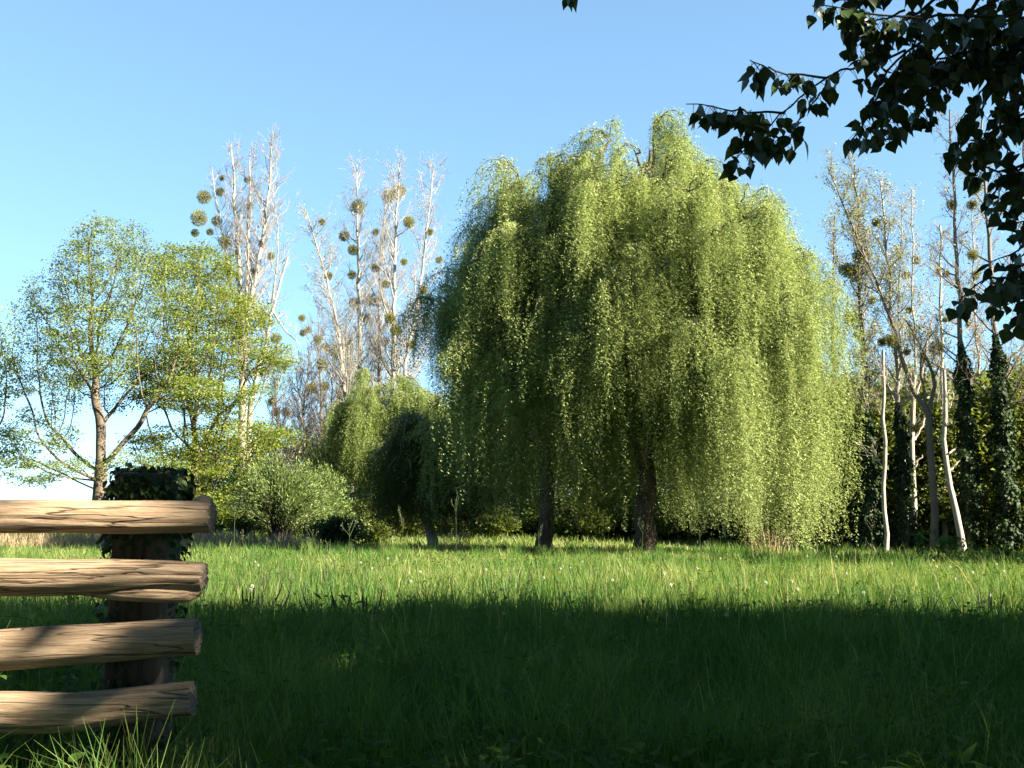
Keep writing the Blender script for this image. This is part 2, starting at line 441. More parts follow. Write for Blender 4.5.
def willow(name, rng, base, R, H, zt, zend, nlimb, label, mat, leafL=.105, leafW=.027, fork=3.2, r0=.36, spacing=.026, dens=1.0, bark='bark_willow', reach=None, lmin=1.0, lmax=5.5, lean=(0, 0), skirt=.6):
    base = np.asarray(base, float)
    root = thing(name, base, label, 'tree', None)
    fk = base + np.array([lean[0], lean[1], fork])
    tp, tr = lean_trunk(rng, base - UP * .15, fk, r0, r0 * .78)
    mb = MB(); tubes(mb, [(tp, tr)], 14)
    # leaders
    paths = []; lead = []
    nl = 7
    for i in range(nl):
        a = i * 2.4 + rng.random() * .5; rho = .12 + .33 * rng.random()
        rr = R(a) * rho
        T = base + np.array([math.cos(a) * rr, math.sin(a) * rr, zt(rho, a) * (.80 + .15 * rng.random())])
        p = bez(fk - UP * .2, fk + np.array([math.cos(a) * rr * .35, math.sin(a) * rr * .35, (T[2] - fk[2]) * .35]), T - UP * (T[2] - fk[2]) * .35 - np.array([math.cos(a), math.sin(a), 0]) * rr * .05, T, 14)
        p[1:-1] += rng.normal(0, .08, (12, 3))
        paths.append((p, np.linspace(r0 * .55, .05, 14))); lead.append(p)
    tubes(mb, paths, 8)
    part('trunk', mb, M[bark], root, base)
    LP = np.concatenate(lead)
    bmb = MB(); lim = []; SP = []; SO = []; TW = []
    nsk = int(nlimb * skirt)
    nlo = max(6, nlimb // 4); lobes = []
    for i in range(nlo):
        a = i * 2.399963 + rng.normal(0, .3); rho = math.sqrt((i + .4) / nlo)
        lobes.append((np.array([math.cos(a), math.sin(a), 0]) * R(a) * rho * (.9 + .2 * rng.random()), rng.normal(.0, .042)))
    for i in range(nlimb + nsk):
        a = i * 2.399963 + rng.normal(0, .15)
        hz = .86 + .18 * rng.random() if i % 4 else 1.0 + .06 * rng.random()
        rho = math.sqrt((i + .5) / nlimb) * .98 + .02
        if i >= nlimb:
            rho = .45 + .55 * rng.random(); hz = .48 + .42 * rng.random()
        rr = R(a) * rho * (.86 + .22 * rng.random())
        out = np.array([math.cos(a), math.sin(a), 0])
        off = out * rr
        lo = min(lobes, key=lambda l: np.linalg.norm(l[0] - off))
        off = lo[0] + (off - lo[0]) * .84
        T = base + off + UP * zt(rho, a) * (hz + lo[1])
        # start: leader point below target
        cand = LP[(LP[:, 2] < base[2] + max(fork + .3, (T[2] - base[2]) * .85))]
        c = cand[np.argmin(np.linalg.norm(cand[:, :2] - T[:2], axis=1) + .35 * np.abs(cand[:, 2] - (T[2] - .45 * rr - .5)))]
        d = T - c
        p = bez(c, c + d * np.array([.25, .25, .55]) + UP * .3, T - out * rr * .25 + UP * .3, T, 12)
        p[1:-1] += rng.normal(0, .06, (10, 3))
        lim.append((p, np.linspace(.075, .018, 12)))
        nb = int(8 * dens) + rng.integers(0, 3)
        for b in range(nb):
            s = p[int(3 + 8.99 * rng.random() ** .7)] if rho > .3 else p[int(5 + 6.99 * rng.random())]
            az = a + rng.normal(0, .9); ln = .5 + .9 * rng.random()
            o2 = np.array([math.cos(az), math.sin(az), 0])
            q = bez(s, s + o2 * ln * .3 + UP * (.25 + .3 * rng.random()), s + o2 * ln * .8 + UP * .35, s + o2 * ln - UP * (.15 + .4 * rng.random()), 7)
            TW.append((q, np.linspace(.022, .006, 7)))
            ns = int((7 + rng.integers(0, 8)))
            cl = .25 + .75 * rng.random()      # long or short tress
            cc = rng.integers(0, 6, 3)
            for k in range(ns):
                st = q[min(6, 1 + cc[k % 3])] + rng.normal(0, .10, 3)
                SP.append(st); SO.append((o2, cl))
    tubes(bmb, lim, 6); tubes(bmb, TW, 4)
    part('branch', bmb, M[bark], root, base)
    # hanging strands of leaves
    SP = np.array(SP); O = np.array([s[0] for s in SO]); CL = np.array([s[1] for s in SO])
    ze = np.array([zend(p[0], p[1], rng) for p in SP])
    maxL = np.clip(SP[:, 2] - ze, .5, None)
    CL = np.where(CL < .74, .06 + .32 * CL, CL)
    Ls = np.minimum(maxL, lmin + (lmax - lmin) * CL * (.7 + .6 * rng.random(len(SP))))
    d0 = .10 + .55 * rng.random(len(SP))
    wob = rng.normal(0, .10, (len(SP), 2)); ph = rng.random((len(SP), 2)) * 6.28
    cnt = np.maximum(4, (Ls / spacing).astype(int))
    idx = np.repeat(np.arange(len(SP)), cnt)
    t = np.concatenate([np.arange(c) for c in cnt]) * spacing
    n = len(idx)
    t = t + rng.normal(0, .02, n)
    P = SP[idx].copy()
    P[:, :2] += O[idx][:, :2] * (d0[idx] * (1 - np.exp(-np.maximum(t, 0) / .7)))[:, None] + wob[idx] * np.sin(t[:, None] * 1.1 + ph[idx])
    P[:, :2] += rng.normal(0, 1, (n, 2)) * (.03 + .21 * np.maximum(0, np.sin(t * 3.1 + ph[idx, 0] * 3)) ** 1.5 * np.clip(t, 0, 1))[:, None]
    P[:, 2] -= t - .12 * np.sin(np.minimum(np.maximum(t, 0), .8) * 3)
    az = rng.random(n) * 6.283
    dr = .25 + .9 * rng.random(n)
    D = np.stack([np.cos(az), np.sin(az), -dr * .95 + .1], axis=1)
    N = norm(np.stack([np.cos(az) * dr, np.sin(az) * dr, np.ones(n)], axis=1) + rng.normal(0, .38, (n, 3)))
    stint = np.clip(rng.normal(.5, .20, len(SP)), 0, 1)
    tint = np.clip(stint[idx] + rng.normal(0, .15, n), 0, 1)
    taper = np.where(t > Ls[idx] * .85, .7, 1.0)
    # leaves along the arching twigs themselves
    TP = np.array([q for q, _ in TW]); k = 64; ti = np.repeat(np.arange(len(TP)), k); f = rng.random(len(ti)) * 6; j = np.minimum(f.astype(int), 5); fr = (f - j)[:, None]
    P2 = TP[ti, j] * (1 - fr) + TP[ti, j + 1] * fr + rng.normal(0, .09, (len(ti), 3))
    D2 = rng.normal(0, .8, (len(ti), 3)) - UP * .5
    P = np.concatenate([P, P2]); D = np.concatenate([D, D2]); N = np.concatenate([N, rng.normal(0, .8, D2.shape) + UP])
    tint = np.concatenate([tint, np.clip(rng.normal(.55, .2, len(ti)), 0, 1)]); taper = np.concatenate([taper, np.ones(len(ti))]); n = len(P)
    lmb = MB(); leaves(lmb, P, D, N, leafL * (.6 + .95 * rng.random(n)) * taper, leafW * (.7 + .6 * rng.random(n)), tint)
    part('crown', lmb, M[mat], root, base)
    return root


# the big right hand willow
def R_a(a):
    c, s = math.cos(a), math.sin(a)
    return 5.85 if c > .2 else 4.7
def zt_a(r, a): return 14.3 * (1 - .20 * r - .27 * r ** 3) - (1.0 * r if math.cos(a) < -.3 else 0)
def zend_a(x, y, rng):
    if x > 7.6: return .15 + 1.6 * rng.random() ** 2
    if x > 5.4: return .5 + 2.0 * rng.random()
    if y < 35.5 and x > 2.6: return 3.6 + 3.2 * rng.random() - (3.0 if rng.random() < .13 else 0)
    if x <= 2.6 and y < 36: return 3.9 + 3.0 * rng.random() if rng.random() < .86 else .8 + 2 * rng.random()
    return .6 + 3.0 * rng.random()
willow('weeping_willow', rng_(11), (4.25, 35.6, gz(4.25, 35.6)), R_a, 13.6, zt_a, zend_a, 74,
       'tallest weeping willow, its bright yellow-green curtain hanging to the grass on the sunny side', 'willow', dens=1.1, lmax=8.0)


def R_b(a): return 3.7 if math.cos(a) < -.2 else 3.4
def zt_b(r, a): return 13.6 * (1 - .28 * r - .07 * r ** 3) - (.25 * r if math.cos(a) < -.2 else 0)
def zend_b(x, y, rng):
    if y < 36.8: return (4.3 + 2.5 * rng.random() if rng.random() < .88 else .6 + 2.5 * rng.random()) + (.8 if x < -.4 else 0)
    return .5 + 3.2 * rng.random()
willow('weeping_willow', rng_(23), (1.1, 36.2, gz(1.1, 36.2)), R_b, 13.1, zt_b, zend_b, 52,
       'weeping willow with slim dark trunk and shaded lower curtain, joined to the tallest willow', 'willow', r0=.27, lmax=8.0)


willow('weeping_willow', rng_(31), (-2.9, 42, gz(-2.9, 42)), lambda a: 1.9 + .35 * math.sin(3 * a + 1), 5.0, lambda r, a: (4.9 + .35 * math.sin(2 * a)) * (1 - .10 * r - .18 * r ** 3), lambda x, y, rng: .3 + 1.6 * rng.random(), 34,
       'low dark weeping willow in shade with pale leaning stems under its arch', 'willow_shaded', fork=1.9, r0=.22, lmax=5, bark='bark_pale', lean=(-.5, 0), spacing=.045)
willow('weeping_willow', rng_(37), (-6.1, 55.6, gz(-6.1, 55.6)), lambda a: 3.1, 8, lambda r, a: 8.1 * (1 - .12 * r - .22 * r ** 3), lambda x, y, rng: .5 + 2.5 * rng.random(), 36,
       'small sunlit pale willow in front of the bare poplars', 'willow_pale', fork=2.2, r0=.22, lmax=4.0, bark='bark_brown')

# ------------------------------------------------------------------ leafy trees by space colonisation
def colonize(rng, A, init, step=.4, infl=2.6, kill=.75, iters=70, trop=.08, jit=.18):
    nodes = [np.array(p, float) for p in init]; par = [i - 1 for i in range(len(init))]
    Nn = np.array(nodes)
    d = np.linalg.norm(A[:, None] - Nn[None], axis=2)
    bi = d.argmin(1); bd = d.min(1)
    nch = np.zeros(len(nodes), int)
    alive = np.ones(len(A), bool)
    for it in range(iters):
        inf = infl if it > 6 else 30
        m = alive & (bd < inf)
        if not m.any(): break
        ii = bi[m]; v = norm(A[m] - np.array(nodes)[ii])
        u, inv = np.unique(ii, return_inverse=True)
        s = np.zeros((len(u), 3)); np.add.at(s, inv, v)
        new = []
        for k, n_ in enumerate(u):
            if nch[n_] >= 3: continue
            dirn = norm(s[k] / np.sum(inv == k) + rng.normal(0, jit, 3) + UP * trop)
            p = nodes[n_] + dirn * step
            new.append(p); par.append(int(n_)); nch[n_] += 1
        if not new: break
        st = len(nodes); nodes += new; nch = np.concatenate([nch, np.zeros(len(new), int)])
        dn = np.linalg.norm(A[:, None] - np.array(new)[None], axis=2)
        j = dn.argmin(1); dm = dn.min(1)
        b = dm < bd
        bi = np.where(b, st + j, bi); bd = np.where(b, dm, bd)
        alive &= bd > kill
        # attractors whose nearest node is saturated look for others slowly: drop a few
        sat = nch[bi] >= 3
        alive &= ~(sat & (rng.random(len(A)) < .15))
    return np.array(nodes), np.array(par)


def skeleton(nodes, par, r0, tip=.012, p=2.25):
    n = len(nodes); acc = np.zeros(n); kids = [[] for _ in range(n)]
    for i in range(n):
        if par[i] >= 0: kids[par[i]].append(i)
    r = np.zeros(n)
    for i in range(n - 1, -1, -1):
        r[i] = tip if not kids[i] else sum(r[c] ** p for c in kids[i]) ** (1 / p)
    g = math.log(r0 / tip) / max(1e-6, math.log(r[0] / tip))
    r = tip * (r / tip) ** g
    paths = []
    stack = [(0, None)]
    while stack:
        i, pr = stack.pop()
        pts = []; rad = []
        if pr is not None:
            pts.append(nodes[pr]); rad.append(r[i])
        while True:
            pts.append(nodes[i]); rad.append(r[i])
            if not kids[i]: break
            ks = sorted(kids[i], key=lambda c: -r[c])
            for c in ks[1:]: stack.append((c, i))
            i = ks[0]
        if len(pts) >= 2:
            P = np.array(pts)
            if len(P) > 3:
                for _ in range(2): P[1:-1] = .25 * P[:-2] + .5 * P[1:-1] + .25 * P[2:]
            paths.append((P, np.array(rad)))
    return r, paths


def in_lobes(rng, lobes, n):
    """Random points in a union of ellipsoids (cx,cy,cz,rx,ry,rz), weighted by volume, thinner inside."""
    w = np.array([l[3] * l[4] * l[5] for l in lobes]); w = w / w.sum()
    k = rng.choice(len(lobes), n, p=w); Lb = np.array(lobes)[k]
    d = norm(rng.normal(0, 1, (n, 3))) * (rng.random(n) ** (1 / 3.6))[:, None]
    return Lb[:, :3] + d * Lb[:, 3:]


def scatter_leaves(mb, rng, P, per, sig, L, W, flat=.6, out=None, tint0=.5, tsd=.15, fn=leaves):
    n = len(P) * per
    idx = np.repeat(np.arange(len(P)), per)
    ct = np.clip(rng.normal(tint0, tsd, len(P)), 0, 1)
    Q = P[idx] + rng.normal(0, 1, (n, 3)) * np.asarray(sig)
    az = rng.random(n) * 6.283
    D = np.stack([np.cos(az), np.sin(az), rng.normal(-.35, .35, n)], axis=1)
    N = norm(UP * flat + rng.normal(0, .6, (n, 3)))
    fn(mb, Q, D, N, L * (.6 + .8 * rng.random(n)), W * (.6 + .8 * rng.random(n)), np.clip(ct[idx] + rng.normal(0, .15, n), 0, 1))


def leafy_tree(name, seed, base, lobes, label, leaf, bark, r0=.3, trunk=3.0, natt=900, per=14, sig=(.28, .28, .14), L=.15, W=.10, step=.4, group=None, lean=(0, 0), flat=.6, tipr=.03, cat='tree', kill=.75, keep=1.0, infl=2.6, tipq=.72):
    rng = rng_(seed); base = np.asarray(base, float)
    A = in_lobes(rng, lobes, natt) + base
    k = max(2, int(trunk / step))
    init = [base + np.array([lean[0] * t + .03 * math.sin(t * 9), lean[1] * t, -.15 + (trunk + .15) * t]) for t in np.linspace(0, 1, k)]
    nodes, par = colonize(rng, A, init, step, infl=infl, kill=kill)
    r, paths = skeleton(nodes, par, r0)
    root = thing(name, base, label, cat, group)
    mb = MB()
    paths[0][1][0] *= 1.35
    tubes(mb, [paths[0]], 12)
    part('trunk', mb, M[bark], root, base)
    bm = MB(); big = [p for p in paths[1:] if p[1][0] > .05]; sm = [p for p in paths[1:] if p[1][0] <= .05]
    tubes(bm, big, 7); tubes(bm, sm, 4)
    part('branch', bm, M[bark], root, base)
    tips = nodes[r <= np.quantile(r, tipq)]
    if keep < 1: tips = tips[rng.random(len(tips)) < keep]
    lm = MB(); scatter_leaves(lm, rng, tips, per, sig, L, W, flat)
    part('crown', lm, M[leaf], root, base)
    return root


def B(px, Y):
    p = at(px, 500, Y); return np.array([p[0], Y, float(gz(p[0], Y))])


# left hand tree with open light green crown
b1 = B(99, 50)
l1 = [tuple(1.11 * q for q in l) for l in [(0, 0, 11.4, 2.2, 2.2, 2.3), (-1.9, .3, 9.6, 2.0, 2.0, 1.9), (1.6, -.4, 10.4, 2.1, 2.0, 1.8), (-2.3, 0, 7.2, 1.9, 2.2, 1.6), (2.6, .5, 8.2, 2.3, 2.2, 1.5), (.2, -1.5, 8.0, 2.2, 2.0, 2.0),
      (-2.5, 0, 4.6, 1.6, 1.8, 1.0), (3.6, 0, 6.2, 1.9, 2.0, 1.1), (0, 1.6, 7.2, 2.6, 1.6, 1.8), (-1.1, -1.0, 3.0, 1.3, 1.3, .8), (-3.0, .2, 3.1, 1.4, 1.5, .8), (1.6, -.6, 3.2, 1.5, 1.4, .8), (2.6, .4, 1.9, 1.4, 1.2, .6)]]
leafy_tree('broadleaf_tree', 41, b1, l1, 'open light green tree left of the bare poplars, brown limbs visible through its crown', 'alder', 'bark_brown', r0=.30, trunk=3.3, natt=3800, per=58, sig=(.25, .25, .10), L=.10, W=.066, step=.36, kill=.55, infl=2.6)
b2 = B(200, 53)
l2 = [tuple(1.13 * q for q in l) for l in [(-.6, 0, 11.6, 2.0, 2.0, 1.5), (.4, 0, 9.9, 2.7, 2.4, 1.1), (.9, 0, 8.0, 3.1, 2.6, .95), (.3, -1.2, 6.2, 3.0, 2.2, .85), (1.3, -.3, 4.6, 3.0, 2.5, .85), (.2, -1.0, 2.9, 2.9, 2.4, .8), (-1.4, .5, 7.3, 2.0, 1.8, .9), (-.8, -1.2, 4.2, 2.2, 1.8, .8), (.4, -1.0, 1.6, 2.6, 2.0, .6)]]
leafy_tree('broadleaf_tree', 43, b2, l2, 'yellow-green tree with flat layered sprays, between the open green tree and the grey shrub', 'maple', 'bark_brown', r0=.26, trunk=1.2, natt=3600, per=58, sig=(.29, .29, .07), L=.105, W=.075, step=.32, flat=1.1, kill=.46, infl=2.2)
b3 = B(-58, 54)
leafy_tree('broadleaf_tree', 47, b3, [(0, 0, 10, 2.6, 2.6, 2.6), (1.5, -.5, 8, 2.2, 2, 2.2), (-1.6, 0, 7, 2.4, 2.4, 2.0), (1.6, .5, 4.8, 2.0, 2.0, 1.5)], 'green tree cut off by the left edge, only its twig ends showing', 'alder', 'bark_brown', r0=.3, trunk=2.6, natt=2200, per=24, L=.13, W=.10, step=.34, kill=.5)

# ------------------------------------------------------------------ poplars
def stem_r(P, r0, r1): return r0 + (r1 - r0) * np.linspace(0, 1, len(P)) ** .8


def side_branches(rng, P, r, lo, hi, n, lmax, up=.75, tip=.010, lv=2, droop=0):
    """Ascending side shoots along a stem, with twigs. Returns thick paths, twig paths, tip points."""
    out = []; tw = []; tips = []
    K = len(P)
    H = np.linalg.norm(P[-1] - P[0])
    for i in range(n):
        t = lo + (hi - lo) * ((i + rng.random()) / n)
        f = t * (K - 1); j = min(int(f), K - 2); s = P[j] + (P[j + 1] - P[j]) * (f - j); rs = r[j]
        az = rng.random() * 6.283
        d = norm(np.array([math.cos(az), math.sin(az), up * (.6 + .8 * rng.random())]))
        ln = lmax * (1 - .72 * max(0, (t - lo) / (1 - lo))) * (.45 + .75 * rng.random())
        k = 7
        q = [s]; dd = d.copy()
        for m in range(k - 1):
            dd = norm(dd + UP * (.16 - droop) + rng.normal(0, .13, 3)); q.append(q[-1] + dd * ln / (k - 1))
        q = np.array(q); rr = np.linspace(min(rs * .5, .012 + .018 * ln), tip, k)
        out.append((q, rr)); tips.append(q[-1])
        nt_ = int(4 + ln * 4.2)
        for m in range(nt_):
            f = (.2 + .8 * rng.random()) * (k - 1); jj = min(int(f), k - 2); s2 = q[jj] + (q[jj + 1] - q[jj]) * (f - jj)
            d2 = norm(norm(q[jj + 1] - q[jj]) * .8 + rng.normal(0, .55, 3) + UP * .25)
            l2 = (.3 + .9 * rng.random()) * (.35 + .3 * ln)
            w = np.array([s2, s2 + d2 * l2 * .5 + rng.normal(0, .04, 3), s2 + norm(d2 + UP * .3) * l2])
            tw.append((w, np.array([tip, tip * .8, tip * .55]))); tips.append(w[-1]); tips.append(w[1])
            if lv > 2:
                for _ in range(4):
                    d3 = norm(d2 + rng.normal(0, .6, 3) + UP * .2); l3 = l2 * (.3 + .4 * rng.random())
                    s3 = w[1] if rng.random() < .5 else w[2]
                    tw.append((np.array([s3, s3 + d3 * l3 * .55 + rng.normal(0, .02, 3), s3 + d3 * l3]), np.array([tip * .7, tip * .55, tip * .4]))); tips.append(s3 + d3 * l3)
    return out, tw, np.array(tips)


def ball(rng, c, r, tw=True):
    """Mistletoe: a ball of forking stems ending in paired leaves."""
    mb = MB(); n = 90
    d = norm(rng.normal(0, 1, (n, 3))); rr = r * (.78 + .3 * rng.random(n))
    paths = [(np.array([c, c + d[i] * rr[i] * .5 + rng.normal(0, .05 * r, 3), c + d[i] * rr[i]]), np.array([.014, .011, .006])) for i in range(n)]
    tubes(mb, paths, 3, .2)
    m = 1100
    dd = norm(rng.normal(0, 1, (m, 3))); P = c + dd * (r * (.35 + .58 * rng.random(m) ** .5))[:, None]
    D = norm(dd + rng.normal(0, .6, (m, 3)))
    leaves(mb, P, D, rng.normal(0, 1, (m, 3)), r * (.15 + .11 * rng.random(m)), r * .07, np.clip(rng.normal(.55, .25, m), 0, 1))
    return mb


def poplar(name, seed, Y, stems, label, bark='bark_pale', group=None, nb=34, lmax=3.4, lo=.2, mist=(), buds=0, ivy=None, up=.9, lv=3, tip=.0085, dead=False, budmat='bud', budL=.10, base=None):
    """stems: list of (pixel path [(px,py)...], r0, r1, nbranches, lo). ivy: list of (stem idx, t0, t1, radius0, radius1)."""
    rng = rng_(seed)
    S = []
    for st in stems:
        pth = st[0]
        pts = np.array([at(px, py, Y + (dy[0] if dy else 0)) for px, py, *dy in pth])
        if st is stems[0]:
            pts[0][2] = min(pts[0][2], gz(pts[0][0], Y) - .15)
            base_pt = np.array([pts[0][0], Y, float(gz(pts[0][0], Y))])
        k = max(8, int(np.linalg.norm(pts[-1] - pts[0]) / .8))
        P = resample(pts, k); P[1:-1, :2] += rng.normal(0, .035, (k - 2, 2))
        S.append((P, stem_r(P, st[1], st[2])))
    root = thing(name, base_pt, label, 'tree', group)
    mb = MB()
    S[0][1][0] *= 1.25
    tubes(mb, S, 10)
    bm = mb if bark == 'bark_white' else MB(); T = []
    for (P, r), st in zip(S, stems):
        n_ = st[3]
        if n_ <= 0: continue
        o, tw, tp = side_branches(rng, P, r, st[4], .99, n_, st[5] if len(st) > 5 else lmax, up, tip, lv)
        tubes(bm, o, 5); tubes(bm, tw, 3); T.append(tp)
    if T and bark != 'bark_white': part('branch', bm, M[bark], root, base_pt)
    part('trunk', mb, M[bark], root, base_pt)
    if buds and T:
        tips = np.concatenate(T); lm = MB()
        idx = rng.random(len(tips)) < min(1, buds)
        scatter_leaves(lm, rng, tips[idx], max(1, int(round(buds)) + 1), .12, budL, budL * .6, .3)
        part('crown', lm, M[budmat], root, base_pt)
    for (px, py, rp, *dy) in mist:
        c = at(px, py, Y + (dy[0] if dy else rng.normal(0, .3)))
        o = part('mistletoe', ball(rng, c, .98 * rp * Y / F), M['mistletoe'], root, base_pt)
    if ivy:
        im = MB()
        for si, t0, t1, ra, rb in ivy:
            P, r = S[si]; K = len(P)
            n = int(5200 * (t1 - t0) * np.linalg.norm(P[-1] - P[0]) / 8 * (.5 + 1.0 * (ra + rb)))
            t = t0 + (t1 - t0) * rng.random(n); f = t * (K - 1); j = np.minimum(f.astype(int), K - 2); fr = (f - j)[:, None]
            c = P[j] * (1 - fr) + P[j + 1] * fr
            u = (t - t0) / (t1 - t0)
            az = rng.random(n) * 6.283
            lump = 1 + .34 * np.sin(az * 2 + u * 17) + .26 * np.sin(u * 37 + az) + .25 * np.sin(u * 61 + az * 3) + .5 * (rng.random(n) < .08)
            rad = (ra + (rb - ra) * u) * lump * (.55 + .5 * rng.random(n) ** .5) * np.clip((1 - u) * 8, .25, 1)
            o = np.stack([np.cos(az), np.sin(az), np.zeros(n)], axis=1)
            D = norm(np.stack([np.cos(az) * .6, np.sin(az) * .6, -np.ones(n)], axis=1) + rng.normal(0, .35, (n, 3)))
            leaves(im, c + o * rad[:, None], D, norm(o + UP * .4 + rng.normal(0, .4, (n, 3))),   .14 * (.7 + .6 * rng.random(n)), .12, np.clip(rng.normal(.35, .2, n), 0, 1))
        part('ivy', im, M['ivy'], root, base_pt)
    return root


# left group, bare and full of mistletoe
gl = 'bare poplars with mistletoe beyond the left hand trees'
poplar('bare_poplar', 101, 64, [([(243, 545), (243, 420), (242, 315), (236, 220), (231, 145)], .42, .035, 62, .38),
                                ([(243, 400), (246, 320), (249, 230), (250, 150)], .20, .03, 44, .2),
                                ([(242, 330), (258, 270), (268, 200), (272, 138)], .20, .03, 46, .18),
                                ([(243, 360), (230, 270), (216, 200), (212, 170)], .13, .02, 28, .2)],
       'tallest bare poplar, many pale stems fanning up behind the yellow-green layered tree', group=gl, lmax=2.9,
       mist=[(204, 197, 7.5), (199, 218, 9), (217, 221, 6), (225, 242, 7), (220, 192, 5), (271, 256, 4.5), (262, 316, 6), (195, 233, 4.5), (247, 180, 3.5), (236, 254, 4), (228, 268, 5), (254, 272, 5), (240, 300, 6), (262, 245, 4), (210, 232, 4), (250, 205, 3.5), (222, 178, 3.5)])
poplar('bare_poplar', 102, 62, [([(247, 540), (250, 400), (268, 335), (276, 290), (288, 257)], .26, .06, 16, .45, 2.2), ([(272, 310), (284, 330), (300, 345)], .08, .02, 5, .2, 1.2), ([(273, 300), (280, 250), (276, 215)], .08, .02, 10, .2, 1.8)],
       'crooked bare poplar with a forked broken top beside the tallest one', group=gl, mist=[(276, 338, 6)])
specs = [([(352, 545), (350, 430), (335, 310), (318, 250), (307, 214)], 'slender bare poplar leaning left at the edge of its clump', [(328, 276, 5), (322, 222, 4)], .2),
         ([(359, 545), (360, 370), (358, 250), (357, 165)], 'upright bare poplar carrying a high mistletoe ball near its tip', [(358, 207, 8), (344, 236, 6), (353, 250, 6), (352, 275, 5), (354, 303, 6)], .27),
         ([(380, 545), (379, 370), (380, 250), (388, 188)], 'bare poplar with two mistletoe balls side by side at its top', [(389, 196, 7.5), (399, 191, 8), (375, 268, 5), (372, 300, 7), (366, 318, 6), (384, 342, 5), (376, 232, 4)], .27),
         ([(394, 545), (393, 370), (395, 240), (400, 160)], 'bare poplar with one round mistletoe ball beside its upper trunk', [(409, 222, 6.5), (396, 330, 6), (386, 284, 5), (404, 262, 4), (390, 318, 6)], .27),
         ([(402, 545), (404, 370), (418, 300), (428, 220), (434, 165)], 'bare poplar leaning right towards the willows', [(439, 260, 4), (424, 290, 5), (430, 232, 4), (412, 345, 5)], .22)]
for i, (pth, lab, ms, r) in enumerate(specs):
    poplar('bare_poplar', 110 + i, 65 + 1.5 * (i % 3), [(pth, r, .03, 64, .34)], lab, group=gl, lmax=3.5, mist=ms, buds=.25 if i == 0 else 0)
tng = [((275, 545), (278, 430), (272, 350)), ((297, 545), (300, 430), (312, 340)), ((318, 545), (322, 430), (318, 305)), ((340, 545), (338, 430), (346, 325)), ((332, 545), (330, 420), (334, 352)), ((310, 545), (306, 430), (294, 362))]
tlab = ['low twiggy bare tree just right of the layered yellow-green tree', 'thin bare tree with small mistletoe balls over the grey shrub', 'grey bare tree tallest of the thicket over the grey shrub', 'bare thicket tree nearest the small pale willow', 'thin bare tree with dark mistletoe at the heart of the thicket', 'small leaning bare tree at the rear of the thicket']
tm = [[(262, 372, 5)], [(302, 318, 4), (322, 365, 6), (303, 333, 4)], [(318, 340, 5), (308, 330, 4), (325, 347, 5)], [(338, 352, 9), (346, 345, 7), (350, 372, 6)], [(312, 388, 6), (325, 386, 5), (340, 395, 5)], [(272, 402, 5), (286, 412, 5), (276, 412, 5)]]
for i, p in enumerate(tng):
    poplar('bare_tree', 130 + i, 72 + 2 * (i % 3), [(list(p), .17, .02, 52, .15)], tlab[i], bark='bark_grey', group='bare thicket trees between the shrub and the poplars', lmax=3.4, mist=tm[i], up=.8, buds=.15, tip=.012)

# right hand row
poplar('tall_poplar', 201, 47, [([(871, 548), (869, 440), (862, 340), (858, 240), (855, 165)], .17, .03, 56, .33)], 'slim poplar next to the willow curtain with a large mistletoe ball halfway up',
       group='poplars of the right hand row', bark='bark_grey', lmax=1.9, mist=[(855, 272, 10), (846, 270, 8), (861, 256, 9), (850, 318, 8), (858, 335, 6)], buds=.55, ivy=[(0, .02, .36, .36, .18)])
poplar('dead_snag', 202, 46, [([(885, 542), (884, 440), (883, 350)], .105, .065, 4, .4, 1.3)], 'straight pale dead trunk snapped off at mid height, standing between two ivied poplars', bark='bark_white', up=.5)
poplar('tall_poplar', 203, 47.5, [([(906, 545), (903, 440), (894, 350), (888, 260), (880, 180)], .17, .03, 54, .36)], 'left-leaning poplar with ivy on its lower half beside the pale snag',
       group='poplars of the right hand row', bark='bark_pale', lmax=1.9, mist=[(890, 340, 7), (882, 342, 5), (876, 222, 5)], buds=.55, ivy=[(0, .02, .40, .38, .14)])
poplar('dead_snag', 204, 48, [([(912, 538), (913, 450), (914, 375)], .15, .10, 3, .5, 1.5), ([(914, 440), (926, 415)], .08, .04, 0, 0), ([(914, 400), (925, 360), (932, 320)], .09, .03, 4, .2, 1.3), ([(913, 470), (922, 455)], .06, .03, 0, 0)],
       'pale dead trunk with short broken stubs and a raised arm, left of the forked tree', bark='bark_white', up=.6)
poplar('forked_poplar', 205, 46.5, [([(935, 545), (932, 470), (928, 412)], .19, .13, 0, 0), ([(928, 412), (908, 385), (897, 330), (880, 290), (858, 240), (836, 185), (828, 168)], .11, .025, 30, .4, 1.9), ([(928, 412), (938, 385), (925, 355), (906, 320)], .10, .04, 8, .3, 1.5), ([(928, 412), (922, 385), (920, 350), (935, 330)], .07, .02, 6, .3, 1.2)],
       'forked dark-footed tree sending one long limb diagonally up to the willow', bark='bark_grey', mist=[(915, 428, 5), (936, 348, 8), (907, 352, 4)], buds=.7)
poplar('tall_poplar', 206, 49.5, [([(944, 540), (943, 420), (941, 330), (940, 225)], .13, .04, 30, .35)], 'thin pale poplar with a bare pointed top, behind the leaning dead trunk', group='poplars of the right hand row', bark='bark_pale', lmax=1.6, mist=[(938, 272, 4)], buds=.4)
poplar('dead_snag', 207, 45.5, [([(962, 528), (950, 480), (943, 445), (945, 400), (944, 370)], .16, .07, 2, .5, .8), ([(946, 455), (957, 447)], .05, .025, 0, 0), ([(950, 470), (960, 460)], .05, .025, 0, 0)], 'pale leaning dead trunk with a kink, against dark ivy', bark='bark_white', up=.6)
